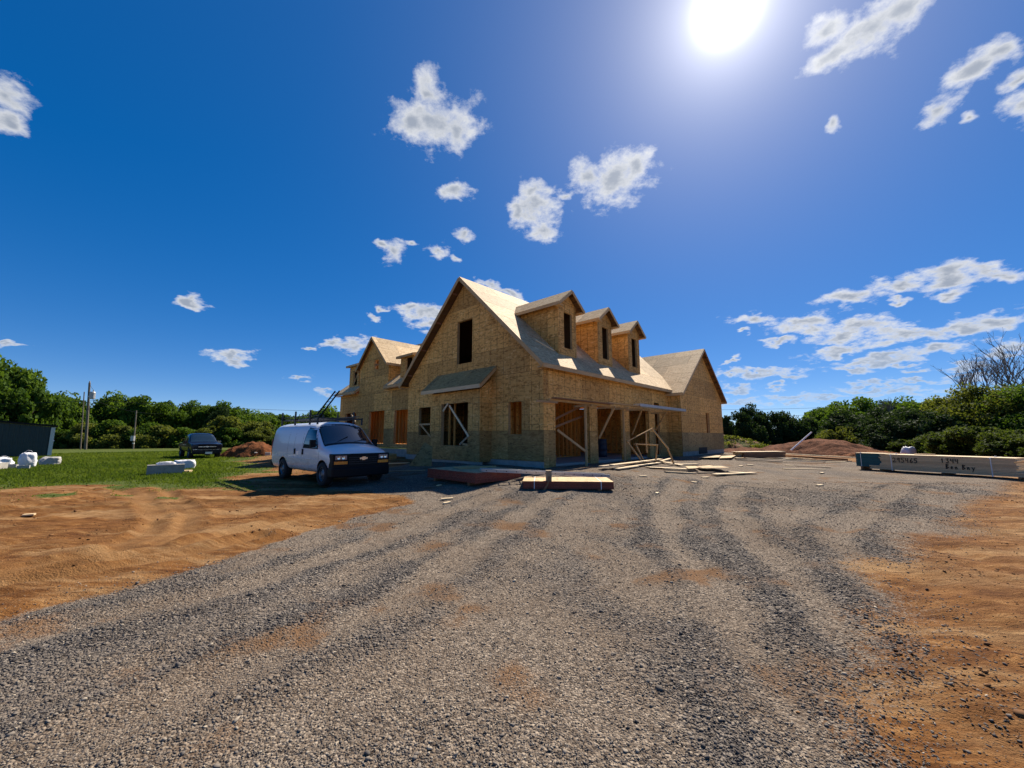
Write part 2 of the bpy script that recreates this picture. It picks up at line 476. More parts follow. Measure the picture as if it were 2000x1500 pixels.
def osb_mat(name, dark, mid, light, knots=False, lines=0.5):
    """Strand board: flakes in two directions, printed nailing lines, stains."""
    m, t, b = material(name)
    uv = t.new('ShaderNodeUVMap').outputs[0]
    rand = t.new('ShaderNodeObjectInfo').outputs['Random']
    off = t.new('ShaderNodeCombineXYZ')
    t.put(off.inputs[0], t.math('MULTIPLY', rand, 37.0)); t.put(off.inputs[1], t.math('MULTIPLY', rand, 91.0))
    v = t.vmath('ADD', uv, off.outputs[0])
    wv = t.vmath('ADD', v, t.vmath('SCALE', t.noise(v, 9.0, 2, out=1), 0.05))
    a = t.red(t.voro(t.mapping(wv, rot=(0, 0, 0.35), scale=(5.5, 17, 1)), 1.0))
    c = t.red(t.voro(t.mapping(wv, rot=(0, 0, -0.8), scale=(6, 15, 1)), 1.0))
    d = t.red(t.voro(t.mapping(wv, rot=(0, 0, 1.45), scale=(5.5, 14, 1)), 1.0))
    s1 = t.red(t.voro(t.mapping(wv, scale=(6, 6, 1)), 1.0))
    val = t.mix(t.math('GREATER_THAN', s1, 0.42), a, t.mix(t.math('GREATER_THAN', s1, 0.74), c, d))
    n = t.noise(v, 1.3, 4, 0.6)
    fine = t.noise(t.mapping(v, scale=(60, 180, 1)), 1.0, 2)
    vv = t.math('ADD', t.math('MULTIPLY', val, 0.72), t.math('ADD', t.math('MULTIPLY', t.math('SUBTRACT', n, 0.5), 0.5), t.math('MULTIPLY', fine, 0.22)))
    col = t.ramp(vv, [(0.0, dark), (0.42, mid), (0.72, mid), (1.0, light)])
    # printed nailing lines
    sp = t.new('ShaderNodeSeparateXYZ'); t.put(sp.inputs[0], uv)
    lu = t.math('ABSOLUTE', t.math('SUBTRACT', t.math('FRACT', t.math('DIVIDE', sp.outputs[0], 0.4064)), 0.5))
    lv = t.math('ABSOLUTE', t.math('SUBTRACT', t.math('FRACT', t.math('ADD', t.math('DIVIDE', sp.outputs[1], 0.4064), 0.3)), 0.5))
    ln = t.math('MAXIMUM', t.math('LESS_THAN', lu, 0.032), t.math('MULTIPLY', t.math('LESS_THAN', lv, 0.032), 0.7))
    ln = t.math('MULTIPLY', ln, t.rng(t.noise(v, 5.0, 3), 0.35, 0.6))
    col = t.mix(t.math('MULTIPLY', ln, lines), col, tuple(x * 0.3 for x in dark))
    br = t.rng(rand, 0, 1, 0.74, 1.14, smooth=False)
    cc = t.new('ShaderNodeMix', data_type='RGBA', blend_type='MULTIPLY')
    cc.inputs[0].default_value = 1.0
    t.put(cc.inputs[6], col)
    cb = t.new('ShaderNodeCombineColor')
    for i in range(3):
        t.put(cb.inputs[i], br)
    t.put(cc.inputs[7], cb.outputs[0])
    col = cc.outputs[2]
    if knots:
        k = t.voro(t.mapping(v, scale=(1, 1, 1)), 2.6, out='Distance')
        col = t.mix(t.rng(k, 0.075, 0.045), col, (0.03, 0.022, 0.012))
        g = t.noise(t.mapping(v, scale=(2.2, 14, 1)), 1.0, 4, dist=1.5)
        col = t.mix(t.rng(g, 0.42, 0.7, 0.0, 0.5), col, tuple(x * 0.55 for x in dark))
    t.put(b.inputs['Base Color'], col)
    b.inputs['Roughness'].default_value = 0.75
    b.inputs['Specular IOR Level'].default_value = 0.25
    bp = t.new('ShaderNodeBump'); bp.inputs['Distance'].default_value = 0.003; bp.inputs['Strength'].default_value = 0.7
    t.put(bp.inputs['Height'], val); t.l.new(bp.outputs[0], b.inputs['Normal'])
    return m


def wood_mat(name, lo, hi, rough=0.7):
    m, t, b = material(name)
    uv = t.new('ShaderNodeUVMap').outputs[0]
    rand = t.new('ShaderNodeObjectInfo').outputs['Random']
    g = t.noise(t.mapping(uv, scale=(1.6, 38, 1)), 1.0, 5, 0.6, dist=0.6)
    big = t.noise(uv, 2.0, 3)
    k = t.voro(t.mapping(uv, scale=(1, 3, 1)), 1.7, out='Distance')
    f = t.math('ADD', t.math('MULTIPLY', g, 0.6), t.math('ADD', t.math('MULTIPLY', big, 0.25), t.math('MULTIPLY', rand, 0.22)))
    col = t.mix(t.rng(f, 0.3, 0.78), lo, hi)
    col = t.mix(t.rng(k, 0.06, 0.02), col, tuple(x * 0.35 for x in lo))
    t.put(b.inputs['Base Color'], col)
    b.inputs['Roughness'].default_value = rough
    b.inputs['Specular IOR Level'].default_value = 0.3
    bp = t.new('ShaderNodeBump'); bp.inputs['Distance'].default_value = 0.002
    t.put(bp.inputs['Height'], g); t.l.new(bp.outputs[0], b.inputs['Normal'])
    return m


def leaf_mat(name, lo, hi, trans=0.45, tint=(1.3, 1.25, 0.5)):
    m, t, b = material(name)
    at = t.new('ShaderNodeAttribute', attribute_name='tint').outputs['Fac']
    rand = t.new('ShaderNodeObjectInfo').outputs['Random']
    f = t.math('ADD', t.math('MULTIPLY', at, 0.8), t.math('MULTIPLY', rand, 0.25))
    col = t.mix(t.rng(f, 0.05, 1.0, smooth=False), lo, hi)
    t.put(b.inputs['Base Color'], col)
    b.inputs['Roughness'].default_value = 0.75
    b.inputs['Specular IOR Level'].default_value = 0.08
    tr = t.new('ShaderNodeBsdfTranslucent')
    t.put(tr.inputs[0], t.mix(1.0, col, (*tint, 1), 'MULTIPLY'))
    ms = t.new('ShaderNodeMixShader'); ms.inputs[0].default_value = trans
    t.l.new(b.outputs[0], ms.inputs[1]); t.l.new(tr.outputs[0], ms.inputs[2])
    t.l.new(ms.outputs[0], t.n['Material Output'].inputs[0])
    return m


def tint_mat(name, stops, rough=0.9, spec=0.2):
    m, t, b = material(name)
    at = t.new('ShaderNodeAttribute', attribute_name='tint').outputs['Fac']
    co = t.new('ShaderNodeTexCoord').outputs['Object']
    n = t.noise(co, 90.0, 3)
    t.put(b.inputs['Base Color'], t.ramp(t.math('ADD', at, t.math('MULTIPLY', t.math('SUBTRACT', n, 0.5), 0.2)), stops))
    b.inputs['Roughness'].default_value = rough
    b.inputs['Specular IOR Level'].default_value = spec
    return m


M = {}
M['osb'] = osb_mat('strand_board', (0.31, 0.142, 0.032), (0.68, 0.375, 0.108), (0.90, 0.60, 0.245), lines=0.85)
M['osb_roof'] = osb_mat('strand_board_roof', (0.30, 0.185, 0.085), (0.56, 0.40, 0.215), (0.82, 0.66, 0.42), lines=0.3)
M['osb_low'] = osb_mat('weathered_plywood', (0.23, 0.125, 0.040), (0.44, 0.265, 0.090), (0.60, 0.41, 0.17), knots=True, lines=0.15)
M['wood'] = wood_mat('framing_timber', (0.38, 0.235, 0.10), (0.62, 0.44, 0.235))
M['stud'] = wood_mat('glow_stud_timber', (0.62, 0.27, 0.060), (0.82, 0.43, 0.12))  # glow of bounced light put into the colour, more orange than framing
M['fresh'] = wood_mat('fresh_timber', (0.55, 0.40, 0.22), (0.75, 0.60, 0.38))
M['grey_wood'] = wood_mat('weathered_timber', (0.22, 0.16, 0.10), (0.42, 0.32, 0.20))
M['brown_wood'] = wood_mat('brown_timber', (0.16, 0.075, 0.035), (0.30, 0.16, 0.075))
M['red'] = plain('red_edge_paint', (0.20, 0.042, 0.022), 0.7, vary=0.35, scale=9)
M['teal'] = plain('teal_edge_paint', (0.008, 0.085, 0.10), 0.7, vary=0.25, scale=9)
M['lvl'] = plain('laminated_timber_face', (0.66, 0.49, 0.28), 0.75, vary=0.22, scale=40)
M['concrete'] = plain('concrete', (0.30, 0.28, 0.25), 0.9, vary=0.25, scale=5, bump=0.01)
M['block'] = plain('concrete_block', (0.36, 0.35, 0.33), 0.9, vary=0.2, scale=22, bump=0.01)
M['bag'] = plain('white_woven_bag', (0.68, 0.68, 0.70), 0.7, vary=0.12, scale=8, bump=0.02)
M['pvc'] = plain('white_plastic', (0.78, 0.76, 0.74), 0.35, vary=0.04)
M['alu'] = plain('aluminium', (0.55, 0.56, 0.58), 0.38, metal=0.85, vary=0.15)
M['alu_dull'] = plain('dull_aluminium', (0.42, 0.41, 0.40), 0.55, metal=0.4, vary=0.2)
M['black'] = plain('black_plastic', (0.006, 0.006, 0.007), 0.55, spec=0.2, vary=0.2)
M['hole'] = plain('hole_shade', (0.015, 0.014, 0.013), 0.8)
M['steel_black'] = plain('black_painted_steel', (0.010, 0.011, 0.016), 0.4, vary=0.2)
M['tyre'] = plain('tyre_rubber', (0.016, 0.016, 0.017), 0.85, vary=0.3, scale=30)
M['rim'] = plain('steel_wheel', (0.16, 0.17, 0.19), 0.45, metal=0.7)
def dusty_paint():
    m, t, b = material('white_paint')
    co = t.new('ShaderNodeTexCoord').outputs['Object']
    sp = t.new('ShaderNodeSeparateXYZ'); t.put(sp.inputs[0], co)
    n = t.noise(t.mapping(co, scale=(1.5, 1.5, 4)), 1.6, 6, 0.65)
    f = t.math('MULTIPLY', t.rng(sp.outputs[2], 1.05, 0.35), t.rng(n, 0.38, 0.72))
    sm = t.math('MULTIPLY', t.rng(t.noise(t.mapping(co, scale=(1, 1, 3.5)), 2.2, 5, 0.7), 0.6, 0.72), 0.25)
    col = t.mix(t.math('MULTIPLY', f, 0.75), (0.70, 0.72, 0.75), (0.40, 0.30, 0.20))
    t.put(b.inputs['Base Color'], t.mix(sm, col, (0.58, 0.55, 0.52)))
    t.put(b.inputs['Roughness'], t.math('ADD', 0.25, t.math('MULTIPLY', f, 0.5)))
    b.inputs['Coat Weight'].default_value = 0.35
    return m
M['white_paint'] = dusty_paint()
M['blue_paint'] = plain('dark_blue_paint', (0.004, 0.006, 0.016), 0.3, vary=0.15, scale=1.2, coat=0.35, spec=0.3)
M['chrome'] = plain('chrome', (0.75, 0.76, 0.78), 0.15, metal=1.0, vary=0.03)
M['amber'] = plain('amber_lens', (0.85, 0.27, 0.02), 0.25, vary=0.1)
M['lamp'] = plain('lamp_lens', (0.20, 0.23, 0.28), 0.08, metal=0.3, vary=0.2)
M['tan_metal'] = plain('white_trim', (0.62, 0.62, 0.55), 0.5, vary=0.06)
M['pole'] = wood_mat('weathered_pole', (0.09, 0.075, 0.055), (0.20, 0.17, 0.13))
M['ink'] = plain('black_marker', (0.012, 0.011, 0.010), 0.7)
M['strap'] = plain('white_strap', (0.75, 0.75, 0.74), 0.5, vary=0.05)
M['barrel'] = plain('dark_blue_plastic', (0.010, 0.018, 0.045), 0.5)
M['cable'] = plain('black_cable', (0.02, 0.02, 0.022), 0.6)
M['bark'] = plain('bark', (0.075, 0.055, 0.042), 0.9, vary=0.4, scale=8, bump=0.02)
M['twig'] = plain('bare_twigs', (0.16, 0.14, 0.13), 0.9, vary=0.3, scale=8)


def glass_mat(name, tint, rough=0.03):
    m, t, b = material(name)
    co = t.new('ShaderNodeTexCoord').outputs['Object']
    n = t.noise(co, 3.0, 4)
    t.put(b.inputs['Base Color'], t.mix(n, tuple(x * .7 for x in tint), tuple(x * 1.3 for x in tint)))
    t.put(b.inputs['Roughness'], t.math('ADD', t.math('MULTIPLY', n, 0.05), rough))
    b.inputs['Specular IOR Level'].default_value = 0.8
    b.inputs['Coat Weight'].default_value = 0.6
    b.inputs['Coat Roughness'].default_value = 0.02
    return m
M['glass'] = glass_mat('vehicle_glass', (0.012, 0.022, 0.030))

M['leaf'] = leaf_mat('leaves', (0.026, 0.062, 0.010), (0.11, 0.18, 0.028))
M['leaf_olive'] = leaf_mat('olive_leaves', (0.045, 0.064, 0.013), (0.17, 0.195, 0.045))
M['leaf_dark'] = leaf_mat('dark_leaves', (0.012, 0.028, 0.012), (0.040, 0.068, 0.024), 0.3)
M['leaf_mid'] = leaf_mat('mid_green_leaves', (0.024, 0.046, 0.010), (0.085, 0.115, 0.026))
M['blade'] = leaf_mat('grass_blades', (0.05, 0.095, 0.012), (0.17, 0.215, 0.036), 0.45)
M['stones'] = tint_mat('gravel_stones', [(0.0, (0.045, 0.040, 0.038)), (0.35, (0.128, 0.111, 0.095)), (0.7, (0.225, 0.190, 0.152)), (1.0, (0.38, 0.32, 0.24))])
M['clods'] = tint_mat('dirt_clods', [(0.0, (0.07, 0.028, 0.010)), (1.0, (0.26, 0.13, 0.052))])

# ---------------------------------------------------------------- ground
HC = Vector((1.251, 15.463, 0.365))                 # the house's near corner on its pad
YAW = radians(90 - 43.433)
HU = np.array([cos(YAW), sin(YAW)]); HV = np.array([-sin(YAW), cos(YAW)])

GRAVEL = [(-11, 1.0), (-6.6, 2.3), (-4.51, 3.69), (-3.75, 5.23), (-3.5, 6.35), (-3.07, 8.1), (-2.4, 9.7), (-3.2, 11.0), (-5.2, 11.9), (-6.6, 13.6),
          (-5.4, 17), (-3, 20), (5, 26), (13, 33), (19, 30), (22, 26), (21.5, 21), (19.5, 15.5), (15.6, 12.6), (11, 9.6), (7.7, 7.0), (5.2, 5.6), (4.0, 4.8), (3.6, 4.0), (3.1, 3.1),
          (2.0, 2.55), (1.8, 1.9), (1.2, 0), (0, -6), (-11, -6)]
LAWN = [(-300, 10.2), (-26, 10.6), (-15, 12.0), (-13.6, 13.6), (-11.8, 13.0), (-9.4, 11.7), (-8.6, 12.3), (-9.6, 14.6), (-12.5, 20.0), (-16.5, 24.5), (-19.5, 28.6), (-17.5, 33), (-9, 40),
        (4, 43), (20, 43), (28, 38), (36, 26), (27, 17.5), (23.5, 14.6), (30, 9), (300, -20), (300, 600), (-300, 600)]


def poly_sd(x, y, poly):
    """Signed distance to a polygon, positive inside."""
    x = np.asarray(x, float); y = np.asarray(y, float)
    d2 = np.full(x.shape, 1e18); ins = np.zeros(x.shape, bool)
    n = len(poly)
    for i in range(n):
        x0, y0 = poly[i]; x1, y1 = poly[(i + 1) % n]
        dx, dy = x1 - x0, y1 - y0
        t = np.clip(((x - x0) * dx + (y - y0) * dy) / (dx * dx + dy * dy), 0, 1)
        d2 = np.minimum(d2, (x - x0 - t * dx) ** 2 + (y - y0 - t * dy) ** 2)
        if y0 != y1:
            c = ((y0 > y) != (y1 > y)) & (x < dx * (y - y0) / (y1 - y0) + x0)
            ins ^= c
    return np.where(ins, 1, -1) * np.sqrt(d2)


def line_d(x, y, pts):
    d2 = np.full(np.shape(x), 1e18)
    for (x0, y0), (x1, y1) in zip(pts, pts[1:]):
        dx, dy = x1 - x0, y1 - y0
        t = np.clip(((x - x0) * dx + (y - y0) * dy) / (dx * dx + dy * dy), 0, 1)
        d2 = np.minimum(d2, (x - x0 - t * dx) ** 2 + (y - y0 - t * dy) ** 2)
    return np.sqrt(d2)


def arc(cx, cy, r, a0, a1, n=14):
    return [(cx + r * cos(radians(a0 + (a1 - a0) * i / n)), cy + r * sin(radians(a0 + (a1 - a0) * i / n))) for i in range(n + 1)]


TRACKS = [[(-12.5, 12.6), (-11.01, 11.78), (-8.39, 9.66), (-6.66, 8.11), (-5.78, 6.87), (-5.61, 6.11), (-5.67, 5.63), (-6.0, 5.1)], [(-11.6, 13.2), (-8.5, 10.2), (-6.6, 8.4), (-5.5, 6.87), (-5.25, 6.0), (-5.3, 5.4), (-5.9, 4.7)],
          [(-12.8, 12.7), (-11.3, 11.7), (-8.75, 9.6), (-7.0, 8.0), (-6.1, 6.8), (-5.9, 6.1)], [(-7.0, 4.3), (-5.5, 5.1), (-4.9, 5.9), (-4.6, 6.9), (-4.0, 8.2), (-3.0, 9.9)], [(-7.0, 3.6), (-5.6, 4.5), (-4.6, 5.4), (-4.1, 6.6)],
          [(-18, 8.2), (-12, 8.4), (-8.5, 9.6), (-5.5, 10.4)], [(-13, 12.6), (-12.2, 10.2), (-12.8, 8)], arc(-13.2, 10.2, 2.0, -100, 30)]
RUTS = [[(-9, 0.2), (-5.0, 2.4), (-2.9, 4.4), (-1.9, 6.6), (-1.2, 9.0), (-0.2, 11)], [(-6, -1.0), (-2.6, 1.8), (-1.2, 3.9), (-0.3, 6.5), (0.7, 9.6), (2.2, 13)],
        [(1.1, 1.2), (1.7, 2.6), (2.2, 4.2), (2.4, 6.2), (3.6, 9.5), (6, 14)], [(2.2, 2.6), (3.0, 4.0), (3.5, 5.6), (4.6, 8.6), (7, 12.5)], [(3.4, 3.4), (5.0, 6.4), (8.2, 9.2), (13, 13.2)]]


def pad(x, y):
    a = (x - HC.x) * HU[0] + (y - HC.y) * HU[1]; b = (x - HC.x) * HV[0] + (y - HC.y) * HV[1]
    dx = np.maximum(0, np.maximum(-a, a - 20.8)); dy = np.maximum(0, np.maximum(-b, b - 22))
    return 0.365 * sstep(6.5, 1.0, np.hypot(dx, dy))


def zones(x, y):
    jig = (fbm(x, y, 1.3, 5, 1) - .5) * 1.1
    wd = sstep(0.5, 3, x) * 0.45
    gr = sstep(-0.16 - wd, 0.2 + wd, poly_sd(x, y, GRAVEL) + jig * (0.55 + 0.25 * sstep(0, 3, x)))
    sd = poly_sd(x, y, LAWN)
    ga = sstep(-1.2, 1.2, sd + (fbm(x, y, 0.7, 5, 2) - .5) * 5.5)
    for px_, py_, rr in ((-14.2, 10.3, 1.5), (-12.4, 10.9, .9), (-16.6, 10.6, 1.8), (-10.6, 10.9, .6), (-18.5, 9.6, 1.6), (-9.2, 10.6, .5), (-13.2, 9.3, .6)):
        ga = np.maximum(ga, .85 * sstep(1.15, .1, np.hypot(x - px_, (y - py_) * 1.9) / rr + (fbm(x, y, 1.6, 4, 41) - .5) * 1.6))
    return gr, ga * (1 - gr)


def height(x, y):
    x = np.asarray(x, float); y = np.asarray(y, float)
    gr, ga = zones(x, y)
    near = sstep(40, 20, np.hypot(x, y))
    z = pad(x, y)
    dirt = (1 - gr) * (1 - ga)
    z = z + near * (fbm(x, y, 0.5, 3, 4) - .5) * 0.07
    z = z + near * dirt * ((fbm(x, y, 1.7, 5, 5) - .5) * 0.12 + (fbm(x, y, 5.0, 4, 6) - .5) * 0.05)
    z = z + near * gr * ((fbm(x, y, 2.2, 4, 7) - .5) * 0.05 + 0.02)
    for tr in TRACKS:
        d = line_d(x, y, tr)
        z = z + dirt * (-0.06 * np.exp(-(d / 0.15) ** 2) + 0.035 * np.exp(-((d - .27) / 0.09) ** 2)) * (0.4 + 0.9 * fbm(x, y, 1.1, 2, 8))
    for tr in RUTS:
        d = line_d(x, y, tr)
        z = z + gr * (-0.022 * np.exp(-(d / 0.16) ** 2) + 0.018 * np.exp(-((d - .34) / 0.13) ** 2))
    return z


def gz(x, y):
    return float(height(np.array([x]), np.array([y]))[0])


def loose(x, y):
    """Where unpacked stones lie thick on the drive."""
    v = fbm(x * .8 + y * .35, y * .55 - x * .3, 1.1, 5, 9)
    l = sstep(0.40, 0.66, v)
    rut = np.zeros(np.shape(x)); ridge = np.zeros(np.shape(x))
    for tr in RUTS:
        d = line_d(x, y, tr) + (fbm(x, y, 1.6, 3, 11) - .5) * 0.35
        rut = np.maximum(rut, np.exp(-(d / 0.2) ** 2)); ridge = np.maximum(ridge, np.exp(-((d - .42) / 0.17) ** 2))
    return np.clip(l * 0.6 + ridge * 0.8 * fbm(x, y, .9, 3, 12) * 1.6 - rut * 0.4, 0, 1)


def earth(x, y):
    """Where clay shows through the drive."""
    return sstep(.60, .76, fbm(x * 1.3 + y * .7, y * 1.3 - x * .5, 1.25, 5, 55)) * (.35 + .65 * fbm(x, y, 3.0, 3, 52)) * sstep(1.5, 3.5, y)


def ground_mat():
    m, t, b = material('ground_surface')
    co = t.new('ShaderNodeNewGeometry').outputs['Position']
    A = lambda n: t.new('ShaderNodeAttribute', attribute_name=n).outputs['Fac']
    n1 = t.noise(co, 0.7, 7, 0.62)
    n2 = t.noise(co, 6.0, 6, 0.62)
    n3 = t.noise(co, 55.0, 4, 0.6)
    st = t.noise(t.mapping(co, rot=(0, 0, 0.25), scale=(1.1, 5.5, 1)), 1.0, 6, 0.62, dist=0.8)
    st2 = t.noise(t.mapping(co, rot=(0, 0, -0.15), scale=(3, 22, 1)), 1.0, 4, 0.6, dist=0.5)
    # red clay dirt
    dv = t.math('ADD', t.math('ADD', t.math('MULTIPLY', st, 0.5), t.math('MULTIPLY', st2, 0.22)), t.math('ADD', t.math('MULTIPLY', n2, 0.2), t.math('MULTIPLY', n3, 0.14)))
    dirt = t.ramp(dv, [(0.38, (0.060, 0.020, 0.0045)), (0.48, (0.120, 0.047, 0.012)), (0.57, (0.200, 0.088, 0.025)), (0.68, (0.35, 0.187, 0.070))])
    sand = t.math('ADD', t.math('MULTIPLY', t.noise(t.mapping(co, rot=(0, 0, 0.3), scale=(0.35, 1.3, 1)), 1.0, 6, 0.65), 0.8), t.math('MULTIPLY', st2, 0.2))
    dirt = t.mix(t.rng(sand, 0.47, 0.62, 0.0, 0.85), dirt, t.mix(st2, (0.20, 0.105, 0.038), (0.46, 0.29, 0.14)))
    dirt = t.mix(t.rng(n1, 0.42, 0.68, 0.0, 0.6), dirt, t.mix(n2, (0.10, 0.038, 0.011), (0.19, 0.098, 0.036)))
    trk = A('track')
    dirt = t.mix(t.math('MULTIPLY', trk, 0.8), dirt, t.mix(n3, (0.20, 0.100, 0.036), (0.34, 0.19, 0.080)))
    # gravel: fines with stones of several sizes
    lo = A('loose')
    va = t.new('ShaderNodeTexVoronoi'); t.put(va.inputs['Vector'], co); va.inputs['Scale'].default_value = 34.0
    vb = t.new('ShaderNodeTexVoronoi'); t.put(vb.inputs['Vector'], co); vb.inputs['Scale'].default_value = 70.0
    sa, sb = t.red(va.outputs['Color']), t.red(vb.outputs['Color'])
    stone = t.ramp(t.math('ADD', t.math('MULTIPLY', sa, 0.7), t.math('MULTIPLY', n3, 0.3)), [(0.1, (0.026, 0.024, 0.024)), (0.4, (0.088, 0.079, 0.073)), (0.7, (0.175, 0.155, 0.137)), (1.0, (0.36, 0.31, 0.25))])  # darkened ramp: shade between loose stones put into the colour
    fines = t.ramp(t.math('ADD', t.math('MULTIPLY', sb, 0.65), t.math('MULTIPLY', n2, 0.35)), [(0.12, (0.038, 0.028, 0.021)), (0.40, (0.132, 0.101, 0.074)), (0.62, (0.210, 0.166, 0.124)), (0.88, (0.39, 0.32, 0.245))])
    fines = t.mix(t.rng(t.math('ADD', A('earth'), t.math('MULTIPLY', t.math('SUBTRACT', n2, 0.5), 0.5)), 0.1, 0.75, 0.0, 0.9), fines, t.mix(n2, (0.105, 0.047, 0.016), (0.225, 0.118, 0.050)))
    grav = t.mix(t.rng(t.math('ADD', lo, t.math('MULTIPLY', t.math('SUBTRACT', n2, 0.5), 0.9)), 0.15, 0.95, 0.15, 0.9), fines, stone)
    grav = t.mix(t.math('MULTIPLY', A('earth'), 0.5), grav, t.mix(n2, (0.09, 0.042, 0.016), (0.20, 0.11, 0.05)))
    bn = t.noise(co, 0.55, 6, 0.65)
    grav = t.mix(t.rng(bn, 0.36, 0.58, 0.65, 0.0), grav, t.mix(0.5, grav, (0.115, 0.078, 0.050)))
    # turf under the blades
    gv = t.math('ADD', t.math('MULTIPLY', n2, 0.6), t.math('MULTIPLY', n3, 0.4))
    turf = t.ramp(gv, [(0.3, (0.032, 0.052, 0.009)), (0.5, (0.065, 0.090, 0.016)), (0.72, (0.12, 0.135, 0.034))])
    turf = t.mix(t.rng(n1, 0.5, 0.75, 0.0, 0.35), turf, (0.20, 0.15, 0.06))
    gm = t.rng(t.math('ADD', A('gravel'), t.math('ADD', t.math('MULTIPLY', t.math('SUBTRACT', n2, 0.5), 0.9), t.math('MULTIPLY', t.math('SUBTRACT', sb, 0.5), 0.35))), 0.25, 0.75)
    am = t.rng(t.math('ADD', A('turf'), t.math('MULTIPLY', t.math('SUBTRACT', n2, 0.5), 1.0)), 0.3, 0.75)
    col = t.mix(gm, t.mix(am, dirt, turf), grav)
    t.put(b.inputs['Base Color'], col)
    b.inputs['Roughness'].default_value = 0.95
    b.inputs['Specular IOR Level'].default_value = 0.12
    hs = t.math('SUBTRACT', 1.0, va.outputs['Distance'])
    hg = t.math('ADD', t.math('MULTIPLY', hs, t.math('ADD', 0.25, lo)), t.math('MULTIPLY', t.math('SUBTRACT', 1.0, vb.outputs['Distance']), 0.4))
    hd = t.math('ADD', t.math('MULTIPLY', n2, 1.1), t.math('ADD', t.math('MULTIPLY', st2, 0.35), t.math('MULTIPLY', n3, 0.9)))
    hh = t.new('ShaderNodeMix', data_type='FLOAT')
    t.put(hh.inputs[0], gm); t.put(hh.inputs[2], hd); t.put(hh.inputs[3], hg)
    bp = t.new('ShaderNodeBump'); bp.inputs['Distance'].default_value = 0.032; bp.inputs['Strength'].default_value = 1.0
    t.put(bp.inputs['Height'], hh.outputs[0]); t.l.new(bp.outputs[0], b.inputs['Normal'])
    return m
M['ground'] = ground_mat()


def build_ground():
    def axis(lo, hi, step, ends):
        a = list(np.arange(lo, hi + 1e-6, step))
        s = step; x = hi
        while x < ends[1]:
            s *= 1.12; x += s; a.append(x)
        s = step; x = lo
        while x > ends[0]:
            s *= 1.12; x -= s; a.insert(0, x)
        return np.array(a)
    xs = axis(-12, 11, 0.075, (-900, 900)); ys = axis(0.8, 15, 0.075, (-60, 1500))
    X, Y = np.meshgrid(xs, ys)
    x, y = X.ravel(), Y.ravel()
    z = height(x, y)
    gr, ga = zones(x, y)
    lo = loose(x, y)
    ea = earth(x, y)
    tk = np.zeros(x.shape)
    for tr in TRACKS:
        d = line_d(x, y, tr)
        tk = np.maximum(tk, np.exp(-(d / 0.16) ** 2) * (0.3 + 0.9 * fbm(x, y, 1.3, 3, 13)))
    V = np.stack([x, y, z], 1)
    ny, nx = X.shape
    idx = np.arange(ny * nx).reshape(ny, nx)
    F = np.stack([idx[:-1, :-1], idx[:-1, 1:], idx[1:, 1:], idx[1:, :-1]], -1).reshape(-1, 4)
    fg = gr[F].mean(1); fa = ga[F].mean(1)
    sel = {'gravel_driveway': fg > .5, 'grass_field': (fg <= .5) & (fa > .5)}
    sel['dirt_ground'] = ~(sel['gravel_driveway'] | sel['grass_field'])
    for nm, s in sel.items():
        ff = F[s]
        used, inv = np.unique(ff, return_inverse=True)
        at = {k: ('POINT', a[used]) for k, a in (('gravel', gr), ('turf', ga), ('loose', lo), ('track', tk), ('earth', ea))}
        np_mesh(nm, V[used], inv.reshape(-1, 4).astype(np.int32), M['ground'], attrs=at, smooth=True, kind='structure')
build_ground()

ICO_V = None
def ico():
    global ICO_V, ICO_F
    p = (1 + 5 ** .5) / 2
    v = np.array([(-1, p, 0), (1, p, 0), (-1, -p, 0), (1, -p, 0), (0, -1, p), (0, 1, p), (0, -1, -p), (0, 1, -p), (p, 0, -1), (p, 0, 1), (-p, 0, -1), (-p, 0, 1)], float)
    ICO_V = v / np.linalg.norm(v[0])
    ICO_F = np.array([(0, 11, 5), (0, 5, 1), (0, 1, 7), (0, 7, 10), (0, 10, 11), (1, 5, 9), (5, 11, 4), (11, 10, 2), (10, 7, 6), (7, 1, 8),
                      (3, 9, 4), (3, 4, 2), (3, 2, 6), (3, 6, 8), (3, 8, 9), (4, 9, 5), (2, 4, 11), (6, 2, 10), (8, 6, 7), (9, 8, 1)], int)
ico()
OCT_V = np.array([(1, 0, 0), (-1, 0, 0), (0, 1, 0), (0, -1, 0), (0, 0, 1), (0, 0, -1)], float)
OCT_F = np.array([(0, 2, 4), (2, 1, 4), (1, 3, 4), (3, 0, 4), (2, 0, 5), (1, 2, 5), (3, 1, 5), (0, 3, 5)], int)


